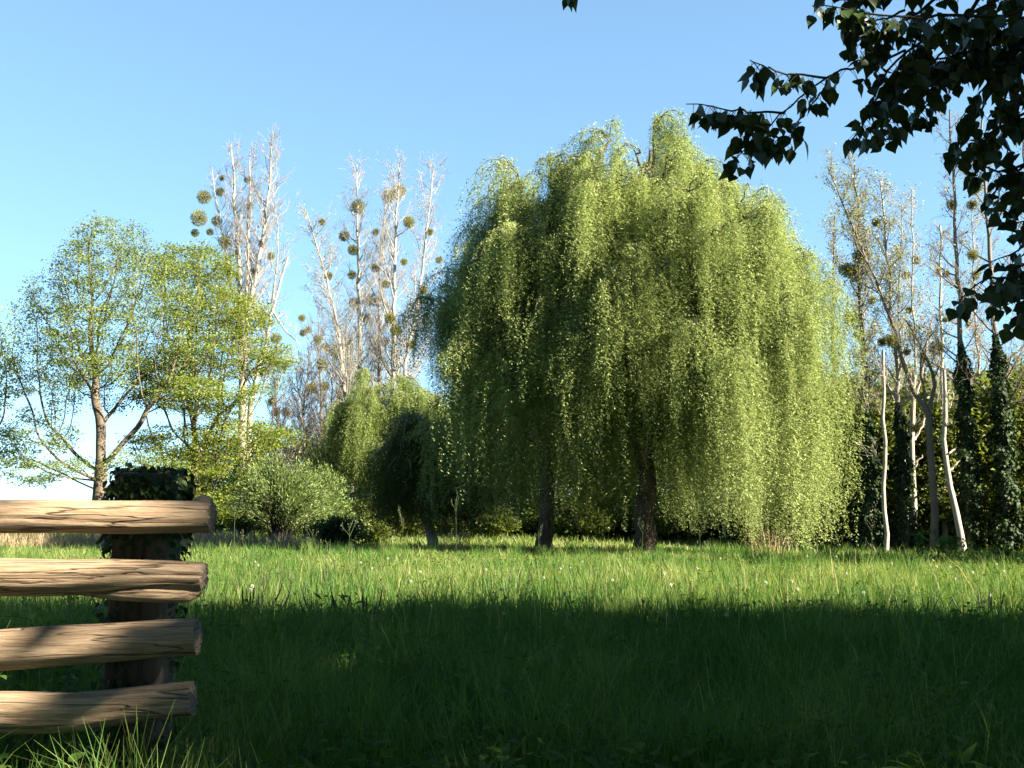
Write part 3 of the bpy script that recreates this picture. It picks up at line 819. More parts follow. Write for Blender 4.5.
poplar('tall_poplar', 208, 46, [([(971, 545), (967, 440), (961, 350), (955, 220), (950, 110)], .19, .035, 36, .33)], 'very tall poplar thickly clad in dark ivy below, right of the leaning dead trunk',
       group='poplars of the right hand row', bark='bark_grey', lmax=2.2, mist=[(952, 205, 6), (946, 274, 4), (945, 320, 3)], buds=.35, ivy=[(0, .02, .47, .44, .17)], up=.55)
poplar('tall_poplar', 209, 45.5, [([(1008, 545), (1003, 440), (996, 340), (987, 215), (982, 120)], .20, .04, 36, .3)], 'dark ivy column of a poplar nearest the right edge',
       group='poplars of the right hand row', bark='bark_grey', lmax=2.6, mist=[(975, 188, 8), (972, 205, 6), (973, 255, 6), (984, 178, 5)], buds=.3, ivy=[(0, .02, .50, .44, .18)], up=.5)
poplar('tall_poplar', 210, 50, [([(1046, 545), (1040, 400), (1030, 250), (1022, 120)], .22, .04, 26, .3)], 'poplar at the right edge of the row, mostly cut off', group='poplars of the right hand row', bark='bark_grey', lmax=2.4, buds=.4, ivy=[(0, .02, .45, .6, .2)])
for i, (px, Y, tx, ty, lab) in enumerate([(920, 53, 912, 190, 'thin distant poplar seen between the forked tree and the raised-arm snag'), (897, 55, 902, 205, 'thin distant poplar between the two ivied poplars'), (985, 53, 972, 205, 'thin distant poplar between the two dark ivy columns'), (858, 52, 868, 230, 'slender distant poplar beside the willow curtain, behind the slim one')]):
    poplar('tall_poplar', 220 + i, Y, [([(px, 545), ((px * 2 + tx) / 3 + 3, 430), ((px + tx * 2) / 3 - 2, 310), (tx, ty)], .11, .025, 52, .3)], lab, group='poplars of the right hand row', bark='bark_pale', lmax=1.7, mist=[(tx + 4, ty + 70, 5), (tx - 3, ty + 120, 4)], buds=.5)
poplar('tall_poplar', 211, 54, [([(838, 545), (833, 400), (832, 300), (835, 215)], .13, .03, 48, .36)], 'thin poplar partly hidden behind the edge of the willow curtain', group='poplars of the right hand row', bark='bark_grey', lmax=1.8, buds=.6)

# ------------------------------------------------------------------ understorey wood behind
wood_spots = [(850, 52, 1, .85), (893, 51, 0, .8), (925, 52, 1, .85), (955, 50, 0, .8), (990, 51, 1, .9), (1030, 50, 0, .95), (835, 58, 0, 1.0), (872, 55, 1, .95), (905, 57, 0, .88), (940, 54, 1, .95), (975, 58, 0, 1.02), (1010, 55, 1, .98), (1050, 57, 0, 1.05), (1095, 60, 1, 1.1), (790, 60, 1, .9), (735, 62, 0, .8), (680, 60, 1, .85), (620, 62, 0, .85), (560, 60, 1, .8), (500, 63, 0, .8), (650, 70, 0, 1.), (590, 72, 1, 1.), (530, 70, 0, .95), (710, 70, 1, 1.), (770, 68, 0, 1.05), (825, 66, 1, 1.1), (450, 72, 1, .9), (410, 66, 0, .8), (360, 68, 1, .8), (1075, 72, 0, 1.3), (300, 78, 0, .8), (258, 80, 1, .8), (222, 76, 0, .8), (335, 79, 1, .8), (185, 82, 1, .75), (920, 62, 1, 1.1), (990, 62, 0, 1.1), (890, 68, 1, 1.15), (960, 68, 0, 1.2), (1030, 70, 1, 1.3)]
wl = {0: (51, [(0, 0, 6.2, 2.6, 2.4, 2.6), (1.3, .3, 4.2, 2.0, 2.2, 1.8), (-1.5, -.2, 4.0, 1.9, 2.0, 2.0), (.2, -.8, 2.2, 2.4, 1.8, 1.6)]),
      1: (53, [(.3, 0, 6.8, 2.1, 2.2, 2.2), (-1.2, .2, 4.9, 2.3, 2.2, 1.7), (1.4, -.4, 3.6, 2.0, 2.0, 1.8), (-.4, -.9, 2.0, 2.3, 1.8, 1.5)])}
protos = {}
for px, Y, kk, s in wood_spots:
    b = B(px, Y)
    if kk not in protos:
        o = leafy_tree('woodland_tree', wl[kk][0], (b[0], b[1], b[2]), wl[kk][1], 'x', 'wood', 'bark_dark', r0=.2, trunk=1.6, natt=1500, per=20, sig=(.32, .32, .2), L=.26, W=.18, step=.4, kill=.6)
        protos[kk] = o
    else:
        o = copy_tree(protos[kk]); o.location = b
    o.rotation_euler[2] = (px * 7.3) % 6.28; o.scale = (s, s, s)
    right = px > 815
    tag(o, ('leafy green tree of the wood filling in behind the tall right hand poplars' if right else 'low green tree glimpsed between the shrubs and bare thicket' if px < 345 else 'dark green tree glimpsed low through the gaps behind the big willows'), 'tree',
        'leafy trees behind the right hand poplars' if right else 'low trees behind the bare thicket' if px < 345 else 'low trees behind the big willows')

# ------------------------------------------------------------------ shrubs
def shrub(name, seed, base, rx, h, label, leaf='shrub', n=130, cat='shrub', group=None, L=.16, W=.05, per=60, spread=1.0):
    rng = rng_(seed); base = np.asarray(base, float); root = thing(name, base, label, cat, group)
    st = []; P = []; D = []
    for i in range(n):
        a = rng.random() * 6.283; rho = math.sqrt(rng.random())
        top = np.array([math.cos(a) * rx * rho, math.sin(a) * rx * rho * .8, h * math.sqrt(max(.05, 1 - .8 * rho * rho)) * (.75 + .3 * rng.random())])
        p = bez(base + rng.normal(0, .18, 3) * np.array([1, 1, 0]), base + top * np.array([.2, .2, .5]), base + top * np.array([.7, .7, .95]), base + top, 9)
        st.append((p, np.linspace(.03, .006, 9)))
        k = rng.integers(int(per * .6), int(per * 1.4))
        f = (.25 + .75 * rng.random(k) ** .8) * 8; j = np.minimum(f.astype(int), 7); fr = (f - j)[:, None]
        q = p[j] * (1 - fr) + p[j + 1] * fr
        P.append(q + rng.normal(0, .13, (k, 3))); D.append(norm(p[j + 1] - p[j]) * .9 + rng.normal(0, .5, (k, 3)))
    mb = MB(); tubes(mb, st, 4); part('stem', mb, M['bark_dark'], root, base)
    P = np.concatenate(P); D = np.concatenate(D); P[:, 2] = np.maximum(P[:, 2], base[2] + .1)
    lm = MB(); leaves(lm, P, D, rng.normal(0, 1, P.shape), L * (.6 + .8 * rng.random(len(P))), W * (.7 + .6 * rng.random(len(P))), np.clip(rng.normal(.5, .22, len(P)), 0, 1))
    part('crown', lm, M[leaf], root, base)
    return root


shrub('rounded_shrub', 61, B(280, 47.5), 2.4, 3.7, 'broad grey-green shrub between the layered tree and the small pale willow', n=260, per=80, L=.17, W=.035)
shrub('rounded_shrub', 67, B(322, 50), 1.5, 3.3, 'smaller grey-green shrub right against the broad one', n=150, per=70, L=.16, W=.04)
shrub('rounded_shrub', 62, B(244, 57), 1.7, 3.6, 'smaller green shrub at the foot of the tallest bare poplar', n=120)
shrub('low_bush', 63, B(340, 46), 1.3, 1.15, 'low dark bush at the foot of the small pale willow', leaf='ivy', n=70, L=.14, W=.08)
shrub('low_bush', 64, B(375, 47), .8, .9, 'small rounded bush right of the low dark bush', leaf='wood', n=45, L=.14, W=.08)
shrub('ivy_bush', 65, B(320, 54), 1.3, 5.4, 'tall leafy bush hanging between the shrub and the pale willow', leaf='willow', n=110, per=60)
lowb = None
for i, (px, Y, h_) in enumerate([(400, 60, 1.0), (445, 62, 1.2), (490, 58, .95), (535, 61, 1.2), (580, 59, 1.05), (622, 62, 1.25), (668, 58, 1.0), (712, 61, 1.2), (755, 59, 1.1), (798, 62, 1.3), (838, 58, 1.2), (880, 56, 1.1), (920, 58, 1.3), (962, 55, 1.1), (1000, 57, 1.3), (1040, 55, 1.2), (600, 66, 1.5), (690, 67, 1.5), (510, 66, 1.4), (370, 64, 1.2), (250, 68, 1.4), (300, 67, 1.4), (335, 66, 1.3), (205, 70, 1.3)]):
    b = B(px, Y)
    if lowb is None: lowb = shrub('wood_bush', 79, b, 1.9, 1.9, 'x', leaf='wood', n=130, per=60, L=.2, W=.12); o = lowb
    else: o = copy_tree(lowb); o.location = b
    o.scale = (h_, h_, h_); o.rotation_euler[2] = i * 2.1
    if px < 360: tag(o, 'low bush at the foot of the bare thicket trees', 'bush', 'low bushes under the bare thicket')
    elif px < 850: tag(o, 'low dark bush seen under the hanging willow curtains', 'bush', 'low bushes behind the willows')
    else: tag(o, 'low dark bush between the trunks of the right hand row', 'bush', 'low bushes under the right hand row')
for i, (px, Y, r_, h_) in enumerate([(18, 120, 4.5, 2.6), (62, 125, 4.0, 2.2), (-25, 118, 5, 3.2), (105, 118, 4.5, 2.6)]):
    shrub('distant_bush', 66 + i, B(px, Y), r_, h_, 'distant bush low on the horizon above the top fence rail', leaf='wood', n=70, per=40, L=.5, W=.3, group='distant bushes above the fence')
# bushes off to the right that shade the far ground there
sb = None
for i, (x, y, h_) in enumerate([(16.2, 22.0, 7.6), (18.2, 24.4, 7.6), (21.6, 27.8, 6.3), (24.3, 31.0, 6.6), (27.4, 35.0, 9.4), (30.5, 38.5, 10), (33, 42, 10.4)]):
    if sb is None:
        sb = shrub('hedge_bush', 70, (x, y, float(gz(x, y))), 2.2, 5.0, 'x', leaf='shade_tree', n=150, per=75, L=.3, W=.16); o = sb
    else: o = copy_tree(sb); o.location = (x, y, float(gz(x, y)))
    o.scale = (1, 1, h_ / 5.0); o.rotation_euler[2] = i * 1.7
    tag(o, 'tall hedge bush to the right, outside the picture, shading the far bank', 'bush', 'hedge bushes beyond the right edge')

# ------------------------------------------------------------------ unseen trees read from the foreground shade; rear ones added to block sky light
lane = None
for i, (x, y, s, zr) in enumerate([(11.2, 1.40, .84, 5.3), (15.6, 3.0, .78, 1.3), (20.6, 3.2, .76, 2.6), (25.0, 1.6, .84, 4.0), (29.4, 3.3, .80, 5.2), (33.2, 2.0, .74, .6), (37.2, 3.2, .95, 3.3), (6.6, -9.0, .9, 2.2), (2.6, -5.6, .95, 4.4), (-2.2, -6.2, 1.0, 5.5), (-7.0, -5.2, .95, 1.9), (-11.8, -3.2, .9, .2), (12, -6, .9, 1.2)]):
    if lane is None:
        lb = [(.7, .3, 15.3, .7, .7, 1.7), (-1.2, -.4, 14.7, .7, .7, 1.5), (1.9, -.6, 13.2, .8, .8, 1.4), (-.2, 1.3, 14.2, .6, .6, 1.5), (0, 0, 12.0, 2.5, 2.6, 2.6), (1.2, .6, 10.2, 2.3, 2.4, 2.4), (-1.0, -.5, 9.6, 2.3, 2.4, 2.4), (.8, -.8, 7.0, 2.4, 2.4, 2.2), (-.9, .8, 6.4, 2.3, 2.4, 2.2), (0, 0, 4.0, 2.6, 2.6, 1.8)]  # narrow top lobes added to make the shadow edge ragged
        lane = leafy_tree('unseen_tree', 81, (x, y, 0), lb, 'x', 'shade_tree', 'bark_dark', r0=.35, trunk=2.6, natt=2400, per=22, sig=(.35, .35, .3), L=.36, W=.27, step=.45, kill=.6)
        o = lane
    else: o = copy_tree(lane); o.location = (x, y, 0)
    o.scale = (s, s, s); o.rotation_euler[2] = zr
    tag(o, 'tall leafy tree out of view around the viewer, placed to shade the near meadow', 'tree', 'lane trees behind the viewer')

# ------------------------------------------------------------------ tree overhanging the top right corner
def overhang():
    rng = rng_(91); base = np.array([4.3, 3.8, float(gz(4.3, 3.8))])
    root = thing('overhanging_tree', base, 'near tree whose dark leafy twigs hang into the top right corner', 'tree')
    mb = MB()
    tp = resample([base - UP * .2, base + np.array([.05, 0, 1.5]), base + np.array([-.1, .1, 3.2]), base + np.array([.1, 0, 5.5]), base + np.array([0, .1, 8])], 16)
    tubes(mb, [(tp, np.linspace(.2, .05, 16))], 12); part('trunk', mb, M['bark_dark'], root, base)
    tw = [([(905, 50), (870, 68), (835, 78), (815, 88), (785, 112), (765, 130), (745, 148), (726, 172)], 3.35, .9),
          ([(826, 78), (805, 76), (782, 80), (766, 70), (750, 60)], 3.3, 1.2), ([(784, 113), (760, 111), (735, 110), (710, 104), (686, 104)], 3.35, 1.5),
          ([(827, 80), (824, 95), (810, 113), (792, 128)], 3.4, .5), ([(770, 125), (752, 122), (742, 132)], 3.32, 1.6), ([(765, 130), (775, 140), (786, 142)], 3.35, 1.6),
          ([(1050, -30), (960, 15), (905, 50), (880, 80), (868, 120), (848, 145)], 3.4, 1.3), ([(905, 50), (900, 85), (890, 115), (880, 140)], 3.45, 1.5),
          ([(1040, 15), (990, 50), (945, 85), (915, 120)], 3.6, 1.7), ([(1060, -15), (1010, 18), (960, 10), (900, 8), (840, 4), (812, 6)], 3.3, 1.9), ([(905, 10), (870, 22), (850, 32)], 3.3, 1.6),
          ([(1060, -40), (930, -26), (850, -8), (822, -12)], 3.5, 2.0), ([(1060, 30), (1000, 78), (975, 120), (952, 150)], 3.7, .9),
          ([(1065, 95), (1020, 118), (990, 135), (968, 150)], 3.4, 2.0), ([(1068, 140), (1030, 165), (1000, 170), (975, 165)], 3.5, 1.7), ([(1070, 130), (1010, 180), (985, 200)], 3.6, 1.0), ([(1075, 190), (1040, 215), (1010, 225)], 3.4, 1.0),
          ([(1085, 215), (1045, 255), (1005, 282), (975, 285), (955, 305)], 3.3, 1.2), ([(1085, 250), (1040, 290), (1012, 322)], 3.4, 1.3), ([(1050, 252), (1020, 268), (995, 305)], 3.35, 1.2),
          ([(1060, 40), (1010, 62), (970, 62), (930, 62)], 3.55, 1.6), ([(1040, 15), (1000, 25), (975, 40), (960, 70)], 3.45, 1.8), ([(1065, 60), (1030, 85), (1005, 105)], 3.4, 1.6), ([(930, 20), (915, 40), (905, 75), (893, 100)], 3.4, 1.7),
          ([(990, -20), (960, 30), (935, 60), (925, 95)], 3.5, 1.7), ([(1020, -20), (985, 10), (965, 45), (950, 75)], 3.65, 1.6), ([(1050, -20), (1020, 35), (1005, 80)], 3.6, 1.8), ([(870, -30), (850, 15), (868, 50)], 3.35, 1.4), ([(1040, 160), (1015, 190), (1000, 215)], 3.45, 1.4), ([(1060, 225), (1030, 245), (1015, 262)], 3.5, 1.2),
          ([(1070, -10), (1030, 40), (985, 85), (960, 120)], 3.55, 1.3), ([(1060, 20), (1020, 60), (1000, 120), (1010, 160)], 3.45, 1.2), ([(960, -30), (925, 10), (880, 40), (865, 85)], 3.4, 1.4), ([(1000, -30), (985, 30), (950, 60), (900, 65)], 3.5, 1.5), ([(1075, 110), (1045, 150), (1015, 200), (1012, 235)], 3.45, 1.3), ([(1075, 170), (1050, 215), (1020, 250), (990, 262)], 3.4, .8),
          ([(900, -60), (700, -70), (600, -52), (568, -13)], 3.4, .35)]
    hub = np.array([2.35, 3.2, 3.0])
    paths = []; LP = []; net = [hub]
    tw.sort(key=lambda q: np.linalg.norm(at(q[0][0][0], q[0][0][1], q[1]) - hub))
    for pts, Y, dens in tw:
        W_ = np.array([at(px, py, Y + .05 * math.sin(i * 2 + Y * 30)) for i, (px, py) in enumerate(pts)])
        k = 4 * len(pts); P = resample(W_, k); P[1:-1] += np.cumsum(rng.normal(0, .0035, (k - 2, 3)), axis=0) * np.sin(np.linspace(0, math.pi, k - 2))[:, None]
        main = pts[0][0] > 1000 or pts[0][1] < 0
        paths.append((P, np.linspace(.008 if main else .0045, .0016, k)))
        if main:    # join the limb off frame
            a_ = min(net, key=lambda q: np.linalg.norm(q - P[0]) + .35 * np.linalg.norm(q - hub))
            d = bez(a_, a_ + (P[0] - a_) * .3 + UP * .06 + rng.normal(0, .05, 3), P[0] - norm(P[1] - P[0]) * np.linalg.norm(P[0] - a_) * .35, P[0], 14)
            d[1:-1] += rng.normal(0, .012, (12, 3))
            paths.append((d, np.linspace(.015 if a_ is hub else .009, .007, 14))); net += [d[5], d[8], d[11]]
            q = rng.integers(4, 14, 14); LP.append(d[q] + rng.normal(0, .012, (14, 3)))
        seg = np.linalg.norm(np.diff(P, axis=0), axis=1).sum()
        n = int(seg / .0148 * dens)
        f = (.12 + .88 * rng.random(n) ** .8) * (k - 1); j = np.minimum(f.astype(int), k - 2); fr = (f - j)[:, None]
        if pts[0] == (900, -60): f = (.90 + .09 * rng.random(n)) * (k - 1); j = np.minimum(f.astype(int), k - 2); fr = (f - j)[:, None]
        LP.append(P[j] * (1 - fr) + P[j + 1] * fr)
    limb = bez(tp[6], tp[6] + np.array([-.3, .2, .5]), hub + np.array([.5, -.2, .4]), hub, 10)
    paths.append((limb, np.linspace(.07, .02, 10)))
    LP = np.concatenate(LP); n = len(LP)
    az = rng.random(n) * 6.283
    pet = np.stack([np.cos(az) * .6, np.sin(az) * .6, -.35 - .6 * rng.random(n)], axis=1) * (.03 + .025 * rng.random(n))[:, None]
    for i in range(n):
        e = LP[i] + pet[i]; paths.append((np.array([LP[i], LP[i] + pet[i] * .5 + UP * .004, e]), np.array([.0011, .0009, .0008])))
    # crown above the frame, its upper lobes spread wide to block sky light
    A = in_lobes(rng, [(0, 0, 6.6, 2.2, 2.2, 1.8), (-1.2, .6, 5.2, 1.9, 1.9, 1.2), (1.2, -.4, 5.2, 1.8, 1.8, 1.4), (-2.4, .2, 7.8, 2.6, 2.2, 1.3), (-4.4, .6, 8.6, 2.4, 2.0, 1.2), (-.8, 1.6, 8.2, 2.2, 1.8, 1.3), (.4, 0, 8.4, 2.6, 2.2, 1.6)], 1500) + base
    nodes, par = colonize(rng, A, [p for p in tp[4:12]], .35, kill=.6)
    r, ps = skeleton(nodes, par, .12, .006)
    bm = MB(); tubes(bm, paths, 5); tubes(bm, ps[1:], 5)
    part('branch', bm, M['bark_dark'], root, base)
    lm = MB()
    D = norm(pet + rng.normal(0, .026, (n, 3)) - UP * .03)
    N = norm(np.stack([rng.normal(0, .6, n), -np.ones(n) * .7 * np.sign(rng.normal(.6, 1, n)), rng.normal(.25, .45, n)], axis=1))
    t = np.clip(rng.normal(.45, .18, n), 0, .9); t[rng.random(n) < .015] = 1  # a few leaves coloured brighter, standing for sunlit ones
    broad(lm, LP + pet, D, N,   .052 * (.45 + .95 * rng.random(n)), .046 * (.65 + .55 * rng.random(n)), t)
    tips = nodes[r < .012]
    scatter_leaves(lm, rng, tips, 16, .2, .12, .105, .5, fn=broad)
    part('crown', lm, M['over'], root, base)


overhang()

# ------------------------------------------------------------------ fence
def log(mb, rng, px_path, rads, Y, seed, cap_mi=1, nring=90, ns=30, crack=(), flat=0.0, ragged=.004, capend=True):
    pts = np.array([at(px, py, Y + dy) for px, py, dy in px_path])
    P = resample(np.concatenate([pts, np.array(rads)[:, None]], axis=1), nring)
    R = P[:, 3]; P = P[:, :3]
    T = norm(np.gradient(P, axis=0)); U = norm(UP - T * np.sum(T * UP, axis=1, keepdims=True)); W = np.cross(T, U)
    a = np.linspace(0, 2 * math.pi, ns, endpoint=False)
    s = np.concatenate([[0], np.cumsum(np.linalg.norm(np.diff(P, axis=0), axis=1))])
    A, S = np.meshgrid(a, s)
    ph = rng.random(12) * 6.28
    disp = 1 + .05 * np.sin(S * 3.1 + ph[0] + np.cos(A + ph[1])) + .04 * np.sin(2 * A + ph[2] + S * .8) + .03 * np.sin(3 * A + ph[3] + S * 1.7) + .018 * np.sin(7 * A + ph[4] + S * 2.2) + .012 * np.sin(11 * A + ph[5] - S * 3) + .012 * np.sin(S * 17 + 3 * A + ph[6])
    for ca, s0, s1, dp in crack:      # longitudinal splits
        w = np.exp(-(((A - ca - .10 * np.sin(S * 5 + ph[7]) + math.pi) % (2 * math.pi) - math.pi) / .065) ** 2)
        m = np.clip((S - s0) / .15, 0, 1) * np.clip((s1 - S) / .15, 0, 1)
        disp -= dp * w * m
    for _ in range(7):                # knots
        ka = rng.random() * 6.28; ks = rng.random() * s[-1]
        disp += .07 * np.exp(-((((A - ka + math.pi) % (2 * math.pi) - math.pi) / .35) ** 2 + ((S - ks) / .05) ** 2))
    rr = R[:, None] * disp
    V = P[:, None] + rr[..., None] * (np.cos(A)[..., None] * U[:, None] + np.sin(A)[..., None] * W[:, None])
    V[-1] += T[-1] * (rng.normal(0, ragged, ns))[:, None]; V[-2] += T[-1] * (rng.normal(0, ragged * .4, ns))[:, None]
    # slightly rounded arris
    i = np.arange(nring - 1)[:, None] * ns; j = np.arange(ns)[None]; j2 = (j + 1) % ns
    Q = np.stack([i + j, i + j2, i + ns + j2, i + ns + j], axis=-1)
    mb.add(V, Q)
    for e, sg in ((-1, 1), (0, -1)):
        c = V[e].mean(0)
        rings = [V[e]] + [c + (V[e] - c) * f + T[e] * sg * (.004 * k + rng.normal(0, .002)) for k, f in enumerate((.93, .6, .28, .02))]
        CV = np.concatenate(rings); q = []
        for k in range(4):
            for m in range(ns):
                b_ = (m + 1) % ns
                q.append([k * ns + m, k * ns + b_, k * ns + ns + b_, k * ns + ns + m])
        mb.add(CV, q, None, cap_mi)


def fence():
    D = 4.0
    base = np.array([-1.36, D + .18, float(gz(-1.36, D + .18))])
    root = thing('log_fence', base, 'rustic fence of four weathered round rails nailed to a square post', 'fence')
    mats = [M['log'], M['log_end']]
    # posts
    def post(xc, lab):
        rng = rng_(int(abs(xc) * 100)); mb = MB()
        w, d = .105, .10; y0 = D + .19
        zs = np.linspace(-.3, 1.272, 26); ring = []
        cs = []
        for e in ((-1, -1), (1, -1), (1, 1), (-1, 1)):
            for f in ((.0, .0),): cs.append(e)
        sq = []
        for k in range(4):
            a, b = np.array(cs[k], float), np.array(cs[(k + 1) % 4], float)
            for t in np.linspace(.08, .92, 6): sq.append(a + (b - a) * t)
        sq = np.array(sq); ns = len(sq)
        for z in zs:
            ring.append(np.stack([xc + .02 * z + sq[:, 0] * w * (1 + .03 * math.sin(z * 5)) + rng.normal(0, .002, ns), y0 + sq[:, 1] * d, np.full(ns, z)], axis=1))
        V = np.concatenate(ring); i = np.arange(25)[:, None] * ns; j = np.arange(ns)[None]
        mb.add(V, np.stack([i + j, i + (j + 1) % ns, i + ns + (j + 1) % ns, i + ns + j], axis=-1))
        top = ring[-1]; c = top.mean(0); CV = np.concatenate([top, c + (top - c) * .5 + UP * .008, c + (top - c) * .02 + UP * .01]); q = []
        for k in range(2):
            for m in range(ns): q.append([k * ns + m, k * ns + (m + 1) % ns, k * ns + ns + (m + 1) % ns, k * ns + ns + m])
        mb.add(CV, q, None, 1)
        part('post', mb, [M['bark_brown'], M['log_end']], root, base)
    post(-1.40, ''); post(-4.3, '')
    L0 = -720
    mm = .00364
    rails = [([(L0, 506, .05), (-300, 512, .02), (-60, 515, 0), (60, 516, 0), (140, 517.5, 0), (212, 517.5, 0)], np.array([17, 17, 17.2, 16.6, 16.5, 15.5]) * mm, [(1.75, 0, 9, .10), (2.2, 1.5, 9, .06)], 'weathered top rail whose end has a knobbly upper lip'),
             ([(L0, 590, .06), (-300, 580, .02), (-60, 576, 0), (30, 577, 0), (110, 576.5, 0), (160, 575, 0), (203, 576, 0)], np.array([20, 20, 20.5, 20, 18.5, 15.5, 13.5]) * mm, [(1.5, 0, 9, .22), (2.1, 0, 9, .08)], 'split second rail from the top, a sliver peeling off below its end'),
             ([(L0, 720, .05), (-300, 674, .02), (-60, 654, 0), (30, 648, 0), (110, 643, 0), (198, 637, 0)], np.array([19, 19, 19, 18.5, 17.5, 16.5]) * mm, [(1.8, 2.5, 9, .05)], 'third rail from the top, tilting up towards its sawn end'),
             ([(L0, 722, .05), (-300, 720, .02), (-60, 713, 0), (20, 713, 0), (75, 713, 0), (130, 705, 0), (193, 698.5, 0)], np.array([19.5, 19.5, 19.5, 20, 18.5, 17, 16.5]) * mm, [(1.6, 0, 9, .10), (2.3, 0, 9, .07)], 'bent lowest rail just above the grass')]
    for i, (p, r, cr, lab) in enumerate(rails):
        mb = MB(); rng = rng_(300 + i)
        log(mb, rng, p, r, D, 0, crack=cr, nring=220, ns=44)
        if i == 0:
            log(mb, rng, [(196, 503, .01), (203, 501.5, .0), (211, 503.5, .0)], np.array([5, 6.5, 4.5]) * mm, D, 0, nring=10, ns=14, ragged=.004)
        o = part('rail', mb, mats, root, base); o['label'] = lab
        if i == 1:
            sb_ = MB(); log(sb_, rng, [(70, 588, .0), (120, 592, -.005), (160, 594, -.005), (188, 594.5, .0), (199, 593, .01)], np.array([5, 8, 8.5, 7.5, 3.5]) * mm, D, 0, nring=60, ns=22, ragged=.006)
            q = part('sliver', sb_, mats, o, base)
    # ivy growing over the post
    rng = rng_(333); n = 2300
    z = np.concatenate([rng.uniform(1.04, 1.30, 1450), rng.uniform(.72, 1.04, 480), rng.uniform(.1, .72, 370)])
    side = rng.random(n); a = rng.random(n) * 6.283
    cx, cy = np.cos(a), np.sin(a); k = .118 / np.maximum(np.abs(cx), np.abs(cy))
    x = -1.40 + .02 * z + cx * k * (1 + .05 * rng.random(n)); y = D + .19 + cy * k * (1 + .10 * rng.random(n))
    top = (z > 1.25)
    sc_ = np.where(top, rng.random(n) ** .5, 1)
    x = -1.375 + (x + 1.375) * sc_; y = D + .19 + (y - D - .19) * sc_
    keepm = ~((z < 1.04) & (x > -1.40) & (x < -1.29) & (y < D + .15) & (rng.random(n) < .85)) & ~((z < 1.04) & (x > -1.33) & (rng.random(n) < .45))
    P = np.stack([x, y, z], axis=1)[keepm]; m = len(P)
    o_ = np.stack([cx, cy, np.zeros(n)], axis=1)[keepm]
    Dd = norm(o_ * .5 - UP * .8 + rng.normal(0, .45, (m, 3))); Nn = norm(o_ + UP * .3 + rng.normal(0, .4, (m, 3)))
    lm = MB(); broad(lm, P, Dd, Nn,   .030 * (.6 + .8 * rng.random(m)), .028 * (.7 + .6 * rng.random(m)), np.clip(rng.normal(.45, .22, m), 0, 1))
    iv = thing('ivy', (-1.37, D + .19, 0.), 'dark ivy covering the top and left side of the fence post', 'plant')
    part('foliage', lm, M['ivy'], iv, (-1.37, D + .19, 0.))
    st = MB(); tubes(st, [(resample([(-1.47 + .03 * k, D + .08, -.02), (-1.44 + .05 * k, D + .078, .4), (-1.45 + .04 * k, D + .08, .8), (-1.4 + .03 * k, D + .085, 1.22)], 14), np.linspace(.009, .004, 14)) for k in range(3)], 6)
    part('vine', st, M['bark_dark'], iv, (-1.37, D + .19, 0.))


fence()

# ------------------------------------------------------------------ plants around the fence and in the meadow
def sprig(name, seed, base, h, n, label, cat='plant', group=None, leaf='herb', L=.055, W=.03, spread=.35, lean=(0, 0), stems=6, opp=9):
    rng = rng_(seed); base = np.asarray(base, float); root = thing(name, base, label, cat, group)
    st = []; P = []; D = []; N = []
    for s in range(stems):
        a = rng.random() * 6.283; sp = spread * (.3 + .9 * rng.random()); hh = h * (.6 + .5 * rng.random())
        e = base + np.array([math.cos(a) * sp * h + lean[0], math.sin(a) * sp * h + lean[1], hh])
        p = bez(base + rng.normal(0, .03, 3) * np.array([1, 1, 0]), base + UP * hh * .4, base + (e - base) * .7 + UP * .1 * hh, e, 12)
        st.append((p, np.linspace(.0035, .0015, 12)))
        for k in range(opp):
            t = .2 + .8 * (k + .5) / opp; f = t * 11; j = min(int(f), 10); c = p[j] + (p[j + 1] - p[j]) * (f - j)
            az = k * 1.57 + rng.normal(0, .3)
            for sg in (0, math.pi):
                P.append(c); D.append([math.cos(az + sg), math.sin(az + sg), -.15 + rng.normal(0, .25)]); N.append(norm(UP + rng.normal(0, .25, 3)))
    mb = MB(); tubes(mb, st, 5); part('stem', mb, M['weed'], root, base)
    P = np.array(P); m = len(P); lm = MB()
    broad(lm, P, np.array(D), np.array(N), L * (.6 + .7 * rng.random(m)), W * (.7 + .6 * rng.random(m)), np.clip(rng.normal(.5, .2, m), 0, 1))
    part('foliage', lm, M[leaf], root, base)
    return root


def gpt(x, y): return (x, y, float(gz(x, y)))
sprig('bramble_sprig', 401, gpt(-2.0, 3.97), .78, 0, 'leafy sprig drooping over the third rail at the left edge', spread=.18, lean=(.12, -.08), stems=7, L=.05, W=.03)
for i, (x, y, h, lab) in enumerate([(-1.72, 3.75, .36, 'sunlit nettle clump in front of the lowest rail'), (-1.25, 3.80, .33, 'shaded nettle clump below the sawn ends of the rails'), (-1.95, 4.6, .56, 'broad-leaved weed behind the lower rails at the left edge'),
                                (-1.62, 4.75, .50, 'broad-leaved weed behind the lower rails beside the post'), (-2.2, 5.6, .62, 'dark leafy weed seen between the second and third rails'), (-1.9, 3.62, .34, 'bright weed at the bottom left corner'), (-1.78, 5.3, .66, 'leafy weed behind the fence just left of the post')]):
    sprig('nettle', 410 + i, gpt(x, y), h, 0, lab, spread=.45, stems=9, L=.065, W=.045, opp=8)
# fresh grass clump at the fence foot
rng = rng_(420); mb = MB(); n = 900
x = rng.uniform(-2.3, -.95, n); y = rng.uniform(3.35, 3.9, n)
grass(mb, rng, x, y, .26 + .28 * rng.random(n) * (.6 + .6 * np.sin(x * 9)), .006 + .004 * rng.random(n), np.clip(rng.normal(.62, .15, n), 0, .92), 4, .4)
single('fence_grass', mb, M['grass'], (0, 0, 0), 'bright long grass blades at the foot of the fence', 'grass', kind='stuff')


